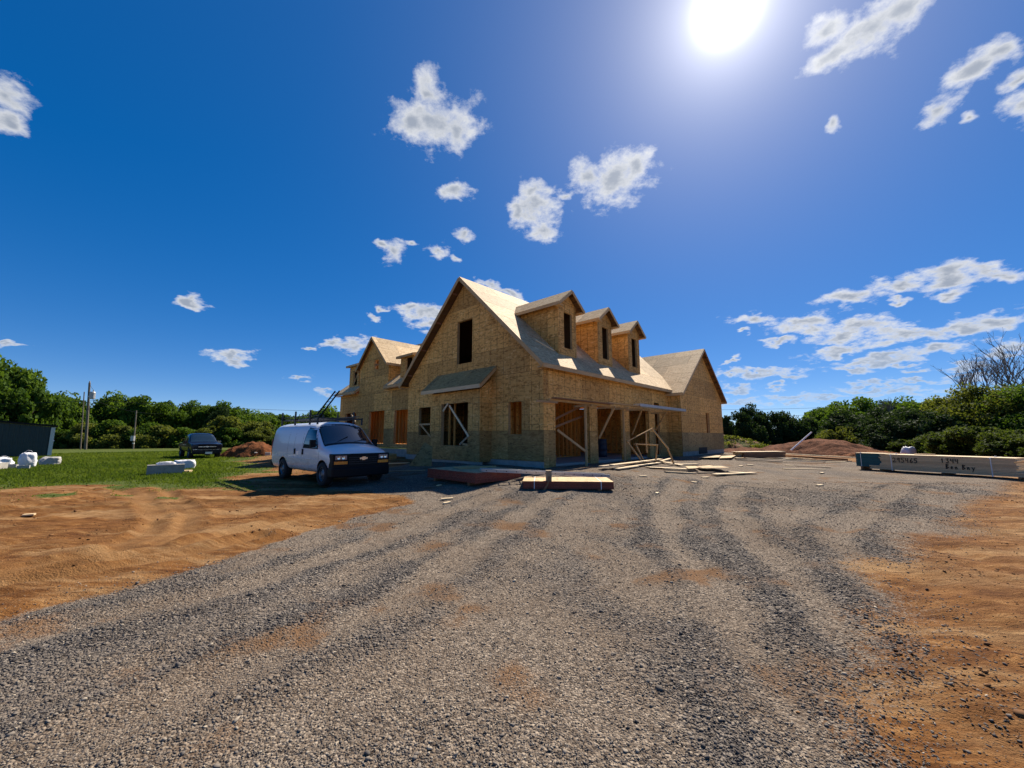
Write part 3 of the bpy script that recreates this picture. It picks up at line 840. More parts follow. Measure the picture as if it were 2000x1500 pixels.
def scatter_rocks(name, px, py, size, tint, mat, seed, flat=0.6, sink=0.25, zoff=0.0, solid=True, **kw):
    r = np.random.RandomState(seed)
    n = len(px)
    BV, BF = (ICO_V, ICO_F) if solid else (OCT_V, OCT_F)
    nv = len(BV)
    pz = height(px, py) + zoff
    sc = size[:, None] * np.stack([r.uniform(.7, 1.35, n), r.uniform(.6, 1.0, n), r.uniform(.35, .8, n) * flat / .6 * .78], 1)
    a = r.uniform(0, 2 * pi, n); ti = r.normal(0, .3, n)
    v = BV[None] * (1 + r.uniform(-.3, .3, (n, nv))[..., None]) + r.uniform(-.22, .22, (n, nv, 3))
    v = v * sc[:, None, :]
    c, s = np.cos(ti), np.sin(ti)
    v = np.stack([v[..., 0] * c[:, None] - v[..., 2] * s[:, None], v[..., 1], v[..., 0] * s[:, None] + v[..., 2] * c[:, None]], -1)
    c, s = np.cos(a), np.sin(a)
    v = np.stack([v[..., 0] * c[:, None] - v[..., 1] * s[:, None], v[..., 0] * s[:, None] + v[..., 1] * c[:, None], v[..., 2]], -1)
    v = v + np.stack([px, py, pz + sc[:, 2] * (1 - 2 * sink)], 1)[:, None]
    F = (BF[None] + (np.arange(n) * nv)[:, None, None]).reshape(-1, 3)
    return np_mesh(name, v.reshape(-1, 3), F, mat, attrs={'tint': ('FACE', np.repeat(tint, len(BF)))}, kind='stuff', **kw)


def build_gravel():
    r = np.random.RandomState(11)
    N = 700000
    # denser towards the near end of the drive
    y = 1.7 + 12.3 * r.rand(N) ** 1.8
    x = (r.rand(N) * 2 - 1) * (1.42 * y + 0.4)
    gr, ga = zones(x, y)
    lo = loose(x, y)
    p = np.clip(gr, 0, 1) * (0.33 + 0.30 * lo) * (1 - .7 * earth(x, y)) + (1 - gr) * sstep(-1.1, 0.0, poly_sd(x, y, GRAVEL)) * 0.05
    keep = r.rand(N) < p
    x, y, lo = x[keep], y[keep], lo[keep]
    if len(x) > 210000:
        x, y, lo = x[:210000], y[:210000], lo[:210000]
    n = len(x)
    s = np.clip(np.exp(r.normal(-5.32, 0.42, n)) * (.74 + 0.072 * y) * (.85 + .35 * lo), .003, .026)
    t = np.clip(r.beta(1.7, 1.7, n) * (1 - .38 * lo), 0, 1)  # tint darker where loose: shade between the stones painted in
    t[r.rand(n) < .03] = .97
    bg = s > .0105
    scatter_rocks('loose_gravel', x[~bg], y[~bg], s[~bg] * 1.15, t[~bg], M['stones'], 5, solid=False, label='fine loose crushed stone spread over the driveway', cat='gravel')
    scatter_rocks('coarse_gravel', x[bg], y[bg], s[bg], t[bg], M['stones'], 15, label='coarser loose stones lying on the driveway', cat='gravel')
    # clods on the bare dirt
    N = 40000
    y = 2.2 + 12 * r.rand(N) ** 1.4; x = (r.rand(N) * 2 - 1) * (1.42 * y + .4)
    gr, ga = zones(x, y)
    k = r.rand(N) < (1 - gr) * (1 - ga) * 0.45 * sstep(.42, .7, fbm(x, y, 1.0, 4, 21))
    x, y = x[k], y[k]; n = len(x)
    scatter_rocks('dirt_clods', x, y, np.clip(np.exp(r.normal(-5.0, .5, n)) * (1 + .05 * y), .003, .045), r.rand(n), M['clods'], 6, label='small reddish clods scattered over the bare dirt', cat='dirt')
build_gravel()


def build_grass():
    r = np.random.RandomState(21)
    N = 420000
    d = 9 + 46 * r.rand(N) ** 1.25
    a = np.where(r.rand(N) < .88, r.uniform(radians(-60), radians(-16), N), r.uniform(radians(42), radians(60), N))
    x, y = np.sin(a) * d, np.cos(a) * d
    gr, ga = zones(x, y)
    inh = poly_sd((x - HC.x) * HU[0] + (y - HC.y) * HU[1], (x - HC.x) * HV[0] + (y - HC.y) * HV[1], [(-.1, -1), (21, -1), (21, 22), (-.1, 22)])
    edge = sstep(-.3, 2.2, poly_sd(x, y, LAWN) + (fbm(x, y, .7, 4, 33) - .5) * 3.5)
    k = (r.rand(N) < ga * (0.16 + 0.5 * edge)) & (inh < 0)
    x, y, d, edge = x[k], y[k], d[k], edge[k]
    n = min(len(x), 190000)
    x, y, d, edge = x[:n], y[:n], d[:n], edge[:n]
    z = height(x, y) - .01
    h = r.uniform(.03, .085, n) * (1 + .016 * d) * (.7 + .8 * fbm(x, y, .5, 3, 31)) * (.45 + .5 * edge)
    w = (.006 + .0011 * d) * r.uniform(.6, 1.3, n)
    b = r.uniform(0, 2 * pi, n); lean = r.uniform(.1, .9, n) * h; la = r.uniform(0, 2 * pi, n)
    p0 = np.stack([x - np.cos(b) * w, y - np.sin(b) * w, z], 1); p1 = np.stack([x + np.cos(b) * w, y + np.sin(b) * w, z], 1)
    p2 = np.stack([x + np.cos(la) * lean, y + np.sin(la) * lean, z + h], 1)
    V = np.stack([p0, p1, p2], 1).reshape(-1, 3)
    F = np.arange(n * 3).reshape(-1, 3)
    t = np.clip(fbm(x, y, .35, 3, 32) * .9 - .15 + r.rand(n) * .45, 0, 1)
    np_mesh('grass_blades', V, F, M['blade'], attrs={'tint': ('POINT', np.repeat(t, 3))}, label='green grass growing over the open field', cat='grass', kind='stuff')
build_grass()

# ---------------------------------------------------------------- the house
house = empty('unfinished_house', HC, YAW, 'large unfinished wooden house sheathed in strand board with open garage bays and dormers', 'house')
AX, AY, AZ = Vector((1, 0, 0)), Vector((0, 1, 0)), Vector((0, 0, 1))


def clip_half(poly, a, b, c):
    """Keep the part of a convex polygon where a*x + b*y <= c."""
    out = []
    for i in range(len(poly)):
        p, q = poly[i], poly[(i + 1) % len(poly)]
        dp, dq = a * p[0] + b * p[1] - c, a * q[0] + b * q[1] - c
        if dp <= 0:
            out.append(p)
        if (dp < 0 < dq) or (dq < 0 < dp):
            t = dp / (dp - dq)
            out.append((p[0] + (q[0] - p[0]) * t, p[1] + (q[1] - p[1]) * t))
    return out


def clip_convex(poly, outl):
    n = len(outl)
    for i in range(n):
        (x0, y0), (x1, y1) = outl[i], outl[(i + 1) % n]
        a, b = (y1 - y0), -(x1 - x0)
        poly = clip_half(poly, a, b, a * x0 + b * y0)
        if len(poly) < 3:
            return []
    return poly


def area(p):
    return 0.5 * abs(sum(p[i][0] * p[(i + 1) % len(p)][1] - p[(i + 1) % len(p)][0] * p[i][1] for i in range(len(p))))


def holes(polys, rects):
    for x0, y0, x1, y1 in rects:
        nxt = []
        for p in polys:
            l = clip_half(p, 1, 0, x0); r = clip_half(p, -1, 0, -x1)
            m = clip_half(clip_half(p, -1, 0, -x0), 1, 0, x1) if True else p
            lo = clip_half(m, 0, 1, y0) if len(m) > 2 else []
            hi = clip_half(m, 0, -1, -y1) if len(m) > 2 else []
            nxt += [q for q in (l, r, lo, hi) if len(q) > 2 and area(q) > 2e-4]
        polys = nxt
    return polys


def touching(polys):
    bb = [(min(p[0] for p in q) - 1e-3, max(p[0] for p in q) + 1e-3, min(p[1] for p in q) - 1e-3, max(p[1] for p in q) + 1e-3) for q in polys]
    out, todo = [], set(range(len(polys)))
    while todo:
        st = [todo.pop()]; g = []
        while st:
            i = st.pop(); g.append(polys[i])
            for k in list(todo):
                ox = min(bb[i][1], bb[k][1]) - max(bb[i][0], bb[k][0]); oy = min(bb[i][3], bb[k][3]) - max(bb[i][2], bb[k][2])
                if ox > 0 and oy > 0 and max(ox, oy) > .01:
                    todo.discard(k); st.append(k)
        out.append(g)
    return out


def sheets(parent, name, O, A, B, N, outl, rects, mat, rows, sheet=2.44, t=(0.0, 0.012), x_off=0.0, gap=0.0065, low=None, low_top=-9, backing=True):
    """Cover a convex wall or roof outline with separate boards, gaps between them."""
    xs = [p[0] for p in outl]; ysx = [p[1] for p in outl]
    k = 0
    if backing:
        mb = MB()
        for q in holes([list(outl)], rects):
            mb.prism(q, O, A, B, N, t[0] - .016, t[0] - .002)
        mb.build('wall_leak_backing' if 'sheath' in name else 'roof_leak_backing', M['backing'], parent)  # added sheet behind the boards, blocks light leaks and darkens joints
    for r0, r1 in zip(rows, rows[1:]):
        off = x_off + (sheet / 2 if k % 2 else 0.0)
        k += 1
        x = min(xs) - sheet + (off % sheet)
        while x < max(xs):
            rect = [(x + gap, r0 + gap), (x + sheet - gap, r0 + gap), (x + sheet - gap, r1 - gap), (x + gap, r1 - gap)]
            x += sheet
            p = clip_convex(rect, outl)
            if len(p) < 3 or area(p) < 0.01:
                continue
            ps = holes([p], rects)
            if not ps:
                continue
            # boards never lie perfectly flush; pieces that do not touch are boards of their own
            for grp in touching(ps):
                mb = MB(); j = rnd.uniform(-0.0015, 0.002)
                for q in grp:
                    mb.prism(q, O, A, B, N, t[0], t[1] + j)
                mb.build(name, low if (low and r1 <= low_top + 1e-3) else mat, parent)


def rowsof(a, b, h=1.22):
    out = [a]
    while out[-1] < b:
        out.append(out[-1] + h)
    return out


def frame(parent, O, A, B, N, x0, y0, x1, y1, depth=0.14, th=0.04, name='opening_frame', mat=None):
    """Rough framing round an opening, set behind the sheathing."""
    O, A, B, N = Vector(O), Vector(A), Vector(B), Vector(N)
    mb = MB()
    def bar(u0, v0, u1, v1):
        mb.prism([(u0, v0), (u1, v0), (u1, v1), (u0, v1)], O, A, B, N, -depth, -0.003)
    bar(x0 - th, y0 - th, x0 + .004, y1 + th); bar(x1 - .004, y0 - th, x1 + th, y1 + th)
    bar(x0 + .005, y0 - th, x1 - .005, y0 + .003); bar(x0 + .005, y1 - .003, x1 - .005, y1 + th * 2)
    return mb.build(name, mat or M['wood'], parent)


M['backing'] = wood_mat('dark_backing_wood', (0.10, 0.05, 0.02), (0.18, 0.10, 0.045))


def board(name, p, q, w, h, mat, parent, up=(0, 0, 1), **kw):
    mb = MB(); mb.beam(p, q, w, h, up)
    return mb.build(name, mat, parent, **kw)


SL = 0.9556                                  # garage roof slope
def zg(v): return 4.092 + SL * (min(v, 9.86 - v) + .32)
RZ = zg(4.93)
UND = 0.165                                  # rafters plus sheathing, vertical


def garage():
    W_, L = 9.86, 12.40
    # slab and foundation
    mb = MB(); mb.box((6.3, 4.93, -.02), (12.2, 9.5, .24)); mb.build('floor_slab', M['concrete'], house)
    mb = MB()
    mb.box((0.06, 4.93, -.13), (.22, 9.86, .74), 0); mb.build('foundation', M['concrete'], house)
    mb = MB(); mb.box((6.2, .10, -.21), (12.0, .2, .5)); mb.build('foundation', M['concrete'], house)
    # street gable, facing -u
    rows = [.25, 1.47, 2.69, 3.91, 5.13, 6.35, 7.57, 8.79, 9.3]
    outl = [(0, .25), (W_, .25), (W_, zg(W_) - UND), (4.93, RZ - UND), (0, zg(0) - UND)]
    op = [(4.36, 4.78, 5.52, 6.96), (7.65, 1.30, 8.73, 2.78), (1.16, 1.32, 1.94, 2.69), (3.6, .75, 5.9, 2.85)]
    def P(v, z): return (v, z)
    # seen from outside: A must run so that A x B = N;  A=-v, B=z, N=-u
    mo = [(-x, y) for x, y in outl][::-1]
    mr = [(-x1, y0, -x0, y1) for x0, y0, x1, y1 in op]
    sheets(house, 'sheathing_panel', (0, 0, 0), -AY, AZ, -AX, mo, mr, M['osb'], rows, low=M['osb_low'], low_top=1.47, x_off=.6)
    for x0, y0, x1, y1 in op[:3]:
        frame(house, (0, 0, 0), -AY, AZ, -AX, -x1, y0, -x0, y1)
    # upper gable band between lower and upper storey sheets
    # garage front, facing -v : A=u, B=z, N=-v
    HD = 2.66
    opn = [(.74, -.2, 3.30, HD), (3.98, -.2, 6.54, HD), (7.16, -.2, 9.52, HD), (10.33, .12, 11.02, 2.62), (10.30, 2.83, 11.0, 3.2)]
    ol = [(0, -.05), (L, -.05), (L, zg(0) - .035), (0, zg(0) - .035)]
    sheets(house, 'sheathing_panel', (0, 0, 0), AX, AZ, -AY, ol, opn, M['osb'], [-.05, 1.47, 2.69, 3.91, 5.2], low=M['osb_low'], low_top=1.47, x_off=.3)
    # posts between the bays, with their inner faces sheathed
    for a, b in ((.02, .72), (3.32, 3.96), (6.56, 7.14), (9.54, 10.31)):
        mb = MB(); mb.box(((a + b) / 2, .095, 1.29), (b - a, .18, 2.7)); mb.build('bay_post', M['osb'], house)
        mb = MB(); mb.box((b + .008, .20, 1.28), (.015, .40, 2.66)); mb.build('bay_jamb', M['osb'], house)
    mb = MB(); mb.box((6.2, .11, 2.83), (12.2, .13, .32)); mb.build('door_header', M['wood'], house)
    frame(house, (0, 0, 0), AX, AZ, -AY, 10.33, .16, 11.02, 2.62)
    # interior: stud walls seen through the bays
    def studwall(p, q, z0, z1, back=None, sp=.406, w=.14):
        p, q = Vector(p), Vector(q)
        d = (q - p); Ln = d.length; d.normalize()
        for zz in (z0 + .02, z1 - .02):
            mb = MB(); mb.beam(p + Vector((0, 0, zz)), q + Vector((0, 0, zz)), w, .04); mb.build('wall_plate', M['stud'], house)
        n = int(Ln / sp)
        base = None
        for i in range(n + 1):
            c = p + d * (min(i * sp, Ln - .02) + .019)
            a = c + Vector((0, 0, z0 + .041)); b = c + Vector((0, 0, z1 - .041))
            mb = MB(); mb.beam(a, b, .038, w, up=d.cross(AZ)); mb.build('stud', M['stud'], house)
        if back is not None:
            nrm = Vector(back).normalized()
            mb = MB(); m = (p + q) / 2 + nrm * (w / 2 + .012)
            mb.beam(p + nrm * (w / 2 + .01) + Vector((0, 0, (z0 + z1) / 2)), q + nrm * (w / 2 + .01) + Vector((0, 0, (z0 + z1) / 2)), .012, z1 - z0)
            mb.build('partition_panel', M['osb'], house)
    studwall((.25, 3.3, 0), (4.0, 3.3, 0), .1, 3.2, back=(0, 1, 0))
    studwall((4.1, 3.3, 0), (7.4, 3.3, 0), .1, 3.2)
    # cross walls added to keep the front rooms dark, shut off from the opened roof
    sheets(house, 'partition_panel', (4.0, 0, 0), AY, AZ, AX, [(3.4, .1), (9.75, .1), (9.75, 3.25), (3.4, 3.25)], [], M['osb'], [.1, 1.32, 2.54, 3.3])
    sheets(house, 'partition_panel', (3.2, 0, 0), AY, AZ, AX, [(.1, 3.3), (9.75, 3.3), (9.75, zg(.1) - .1), (4.93, RZ - .1), (.1, zg(.1) - .1)], [], M['osb'], [3.3, 4.52, 5.74, 6.96, 8.2, 9.2])
    studwall((7.4, 3.4, 0), (7.4, 6.6, 0), .1, 3.2, back=(-1, 0, 0))
    studwall((7.5, 6.7, 0), (12.2, 6.7, 0), .1, 3.2, back=(0, 1, 0))
    studwall((12.3, .3, 0), (12.3, 9.7, 0), .1, 3.2, back=(1, 0, 0))
    # wall to the house behind, and a panel added at the attic's far end to darken it
    sheets(house, 'sheathing_panel', (0, 9.8, 0), AX, AZ, -AY, [(.1, .1), (12.3, .1), (12.3, 3.9), (.1, 3.9)], [], M['osb'], [.1, 1.32, 2.54, 3.9])
    sheets(house, 'sheathing_panel', (13.2, 0, 0), -AY, AZ, -AX, [(-9.7, 3.3), (-.1, 3.3), (-.1, zg(.1) - .3), (-4.93, RZ - .3), (-9.7, zg(.1) - .3)], [], M['osb'], [3.3, 4.52, 5.74, 6.96, 8.2, 9.2])
    mb = MB(); mb.box((6.2, 1.75, 3.27), (12.1, 3.1, .05)); mb.build('upper_floor_deck', M['osb'], house)
    mb = MB(); mb.box((2.05, 6.6, 3.27), (3.9, 6.2, .05)); mb.build('upper_floor_deck', M['osb'], house)
    # diagonal braces inside the first bay
    for p, q in (((1.15, .45, 1.91), (3.43, .45, 2.66)), ((1.0, .45, 1.55), (3.41, .45, 2.16))):
        board('inner_brace', p, q, .038, .09, M['brown_wood'], house)
    # window braces
    for p, q in (((-.03, 8.62, 1.87), (-.03, 7.61, 1.87)), ((-.05, 8.42, 1.83), (-.05, 7.50, 1.20))):
        board('window_brace', p, q, .038, .09, M['wood'], house)
    # side walls not seen from the street but casting their shade
    sheets(house, 'sheathing_panel', (0, W_, 0), -AX, AZ, AY, [(-13.0, .25), (0, .25), (0, zg(0) - .035), (-13.0, zg(0) - .035)], [], M['osb'], [.25, 1.47, 2.69, 3.91, 5.2])
    # roof
    slen = math.hypot(5.25, RZ - 4.092)
    B1 = Vector((0, 5.25, RZ - 4.092)).normalized(); N1 = AX.cross(B1)
    rr = rowsof(0, slen); rr[-1] = slen + .001
    sheets(house, 'roof_panel', (0, -.32, 4.080), AX, B1, N1, [(-.42, 0), (13.4, 0), (15.5, slen), (-.42, slen)], [], M['osb_roof'], rr, x_off=.8)
    B2 = Vector((0, -5.25, RZ - 4.092)).normalized(); N2 = (-AX).cross(B2)
    sheets(house, 'roof_panel', (0, W_ + .32, 4.080), -AX, B2, N2, [(-15.0, 0), (.42, 0), (.42, slen - .004), (-15.0, slen - .004)], [(-7.3, .9, -6.1, slen + .1)], M['osb_roof'], rr, x_off=.3)  # unseen roof strip left open to let sun glow into the garage
    for k in range(12):
        u = 4.4 + .58 * k
        board('rafter', (u, W_ + .2, 4.0), (u, 5.0, RZ - .10), .04, .16, M['stud'], house)
    # eave and rake fascia, lookouts under the overhang, rafter tails
    board('fascia_board', (-.42, -.335, 3.995), (12.62, -.335, 3.995), .03, .165, M['wood'], house)
    for sgn in (1, -1):
        v0 = -.34 if sgn > 0 else W_ + .34
        o = Vector((0, 0, -.088))
        board('rake_board', Vector((-.437, v0, 4.075)) + o, Vector((-.437, 4.93 - sgn * .012, RZ - .02)) + o, .032, .165, M['wood'], house, up=AZ)
        for i in range(11):
            tt = .3 + i * .61
            v = v0 + sgn * tt * 5.25 / slen * 1.0; z = 4.075 + tt * (RZ - 4.092) / slen - .07
            if abs(v - 4.93) < .15:
                continue
            board('lookout', (-.42, v, z), (-.013, v, z), .038, .085, M['brown_rake'] if i % 3 == 1 else M['backing'], house)
        board('eave_return', (-.42, v0 + sgn * .17, 3.94), (-.013, v0 + sgn * .17, 3.94), .30, .04, M['wood'], house)
    for i in range(30):
        u = .1 + i * .42
        if u < 12.4:
            board('rafter_tail', (u, -.318, 4.0), (u, -.02, 4.0 + .30 * SL - .03), .038, .12, M['wood'], house)

    # bump-out with its window and lean-to roof
    d, va, vb = -.70, 2.98, 6.57
    wo = (3.77, .81, 5.75, 2.77)
    zt = 3.30
    sheets(house, 'sheathing_panel', (d, 0, 0), -AY, AZ, -AX, [(-vb, .14), (-va, .14), (-va, zt), (-vb, zt)], [(-wo[2], wo[1], -wo[0], wo[3])], M['osb'], [.14, 1.47, 2.69, 3.91], low=M['osb_low'], low_top=1.47, x_off=1.9)
    frame(house, (d, 0, 0), -AY, AZ, -AX, -wo[2], wo[1], -wo[0], wo[3], depth=.16)
    # cheeks
    ck = [(0, .14), (-d - .013, .14), (-d - .013, zt), (0, zt + .55)]
    sheets(house, 'sheathing_panel', (0, va, 0), -AX, AZ, -AY, [(.012, .14), (-d, .14), (-d, zt), (.012, zt + .5)], [], M['osb'], [.14, 1.47, 2.69, 3.91], low=M['osb_low'], low_top=1.47)
    sheets(house, 'sheathing_panel', (0, vb, 0), AX, AZ, AY, [(d, .14), (-.012, .14), (-.012, zt + .5), (d, zt)], [], M['osb'], [.14, 1.47, 2.69, 3.91], low=M['osb_low'], low_top=1.47)
    mb = MB(); mb.box((d + .10, (va + vb) / 2, -.12), (.18, vb - va - .02, .52)); mb.build('foundation', M['concrete'], house)
    # lean-to roof: eave at u=d-.3, top against the gable wall
    e0, e1 = va - .32, vb + .50
    Bl = Vector((1.0, 0, .92)).normalized(); Nl = (-AY).cross(Bl)
    sheets(house, 'roof_panel', (d - .30, 0, 3.47), -AY, Bl, Nl, [(-e1, 0), (-e0, 0), (-e0, 1.34), (-e1, 1.34)], [], M['osb_low2'], [0, 1.35], x_off=.4)
    board('fascia_board', (d - .315, e0 - .0, 3.385), (d - .315, e1, 3.385), .03, .165, M['fresh'], house)
    for v in (e0 + .017, e1 - .017):
        board('rake_board', (d - .298, v, 3.36), (-.016, v, 4.29), .032, .15, M['wood'], house)
    # braces nailed across the big window
    board('window_brace', (-.735, 5.10, 2.68), (-.735, 3.66, 1.22), .038, .09, M['fresh'], house)
    board('window_brace', (-.735, 5.58, 2.42), (-.735, 5.20, 2.78), .038, .09, M['fresh'], house)
    board('window_brace', (-.60, 4.45, .86), (-.60, 3.80, 1.28), .038, .09, M['grey_wood'], house)
    board('window_brace', (-.60, 4.25, .90), (-.60, 3.78, .84), .038, .09, M['wood'], house)
    # dark framing just inside the big window
    for v in (5.55, 5.15):
        board('stud', (-.35, v, .3), (-.35, v, 3.2), .038, .09, M['stud'], house)

    # three gabled dormers
    for uc in (2.42, 5.78, 9.05):
        dm = empty('dormer', (uc, .5, 0), parent=house)
        hw, zt, zp = .70, 7.30, 7.30 + .70 * .78
        zb = zg(.5) - .01
        win = (-.27, 5.22, .37, 6.92)
        sheets(dm, 'sheathing_panel', (0, 0, 0), AX, AZ, -AY, [(-hw, zb), (hw, zb), (hw, zt), (0, zp), (-hw, zt)], [win], M['osb'], [zb, zb + 1.22, zb + 2.44, zb + 3.66])
        frame(dm, (0, 0, 0), AX, AZ, -AY, *win, depth=.1)
        vv = (zt - 4.092) / SL - .32 - .5          # where the cheek dies into the roof
        for sg in (-1, 1):
            if sg < 0:
                sheets(dm, 'sheathing_panel', (-hw, 0, 0), -AY, AZ, -AX, [(-vv, zt - .02), (-.0, zb), (-.0, zt)], [], M['osb'], [zb - .4, zb + .82, zb + 2.04, zb + 3.3], x_off=.7)
            else:
                sheets(dm, 'sheathing_panel', (hw, 0, 0), AY, AZ, AX, [(.0, zb), (vv, zt - .02), (.0, zt)], [], M['osb'], [zb - .4, zb + .82, zb + 2.04, zb + 3.3])
            ov = 1.0
            zr = zp + .10; ze = zr - ov * .78
            sle = math.hypot(ov, ov * .78)
            Bd = Vector((-sg, 0, .78)).normalized()
            Ad = -AY if sg < 0 else AY
            Nd = Ad.cross(Bd)
            back = 3.9
            pl = [(-back, 0), (.30, 0), (.30, sle), (-back, sle)] if sg < 0 else [(-.30, 0), (back, 0), (back, sle), (-.30, sle)]
            sheets(dm, 'roof_panel', (sg * ov, 0, ze), Ad, Bd, Nd, pl, [], M['osb_roof'], [0, 1.28], x_off=.4)
            board('fascia_board', (sg * (ov + .012), -.30, ze - .07), (sg * (ov + .012), vv - .15, ze - .07), .024, .13, M['wood'], dm)
            board('rake_board', (sg * (ov + .02), -.316, ze - .085), (sg * .012, -.316, zr - .085), .03, .13, M['wood'], dm)
            for k in range(3):
                t_ = .2 + .3 * k
                board('lookout', (sg * (ov - t_), -.30, ze - .075 + t_ * .78), (sg * (ov - t_), -.014, ze - .075 + t_ * .78), .035, .07, M['backing'], dm)
            board('soffit_board', (sg * (ov - .15), -.30, ze - .13), (sg * (ov - .15), -.014, ze - .13), .26, .03, M['wood'], dm)
    # loose offcut left lying on the roof in front of the first dormer
    o = MB(); o.beam((.8, 1.05, zg(1.05) + .03), (1.55, .62, zg(.62) + .03), .09, .04, up=(0, -.69, .72))
    o.build('roof_cleat', M['fresh'], house)


M['brown_rake'] = wood_mat('brown_trim', (0.20, 0.085, 0.045), (0.34, 0.17, 0.09))
M['osb_low2'] = osb_mat('weathered_strand_board', (0.17, 0.110, 0.042), (0.38, 0.265, 0.105), (0.52, 0.39, 0.19), lines=0.2)
garage()


def wing():
    L0, LW, e = 12.40, 8.39, -.76
    uc = L0 + LW / 2
    zr, sl = 7.312, .765
    def zw(u): return zr - sl * abs(u - uc)
    und = .15
    outl = [(L0, .30), (L0 + LW, .30), (L0 + LW, zw(L0 + LW) - und), (uc, zr - und), (L0, zw(L0) - und)]
    wn = (17.0, 1.46, 17.72, 2.87)
    sheets(house, 'sheathing_panel', (0, e, 0), AX, AZ, -AY, outl, [wn], M['osb'], [.30, 1.47, 2.69, 3.91, 5.13, 6.35, 7.6], low=M['osb_pale'], low_top=1.47, x_off=1.1)
    frame(house, (0, e, 0), AX, AZ, -AY, *wn)
    mb = MB(); mb.box((L0 + LW / 2, e + .11, -.12), (LW - .02, .2, .83)); mb.build('foundation', M['concrete'], house)
    mb = MB(); mb.box((16.0, e - .004, .30), (1.6, .04, .42)); mb.build('crawl_shade_panel', M['hole'], house)  # near-black panel, painted shade of the crawl space opening
    # return wall towards the garage
    sheets(house, 'sheathing_panel', (L0, 0, 0), -AY, AZ, -AX, [(.013, -.05), (-e - .013, -.05), (-e - .013, zw(L0) - und), (.013, zw(L0) - und)], [], M['osb'], [-.05, 1.47, 2.69, 3.91, 5.2], low=M['osb_low'], low_top=1.47)
    # unseen far side wall, wide openings added to let the sun in, and rear wall
    sheets(house, 'sheathing_panel', (L0 + LW, 0, 0), AY, AZ, AX, [(e, .30), (9.8, .30), (9.8, 3.9), (e, 3.9)], [(.6, .6, 3.2, 3.0), (4.2, .4, 8.6, 3.2)], M['osb'], [.30, 1.47, 2.69, 3.91])
    mb = MB(); mb.box((L0 + LW / 2, 4.3, .2), (LW - .3, 9.6, .06)); mb.build('subfloor', M['osb'], house)
    # roof
    run = LW / 2 + .30; ze = zr - sl * run; sln = math.hypot(run, run * sl)
    for sg in (-1, 1):
        B_ = Vector((-sg, 0, sl)).normalized()
        A_ = -AY if sg < 0 else AY
        N_ = A_.cross(B_)
        pl = [(-6.2, 0), (-e + .30, 0), (-e + .30, sln), (-6.2, sln)] if sg < 0 else [(e - .30, 0), (6.2, 0), (6.2, sln), (e - .30, sln)]
        rr = rowsof(0, sln); rr[-1] = sln + .001
        sheets(house, 'roof_panel', (uc + sg * run, 0, ze - .004), A_, B_, N_, pl, [], M['osb_roof'], rr, x_off=.5)
        board('rake_board', (uc + sg * (run + .02), e - .316, ze - .10), (uc + sg * .012, e - .316, zr - .10), .03, .15, M['brown_rake'] if sg > 0 else M['wood'], house)
        board('fascia_board', (uc + sg * (run + .014), e - .30, ze - .09), (uc + sg * (run + .014), (-.0 if sg < 0 else 6.0), ze - .09), .026, .15, M['wood'], house)
        for k in range(9):
            t_ = .25 + .52 * k
            if t_ < run:
                board('lookout', (uc + sg * (run - t_), e - .30, ze - .085 + t_ * sl), (uc + sg * (run - t_), e - .014, ze - .085 + t_ * sl), .038, .085, M['backing'], house)


M['brown_rake'] = wood_mat('brown_trim', (0.20, 0.085, 0.045), (0.34, 0.17, 0.09))
M['osb_pale'] = osb_mat('pale_strand_board', (0.15, 0.10, 0.045), (0.30, 0.21, 0.09), (0.48, 0.36, 0.18), lines=0.2)
wing()


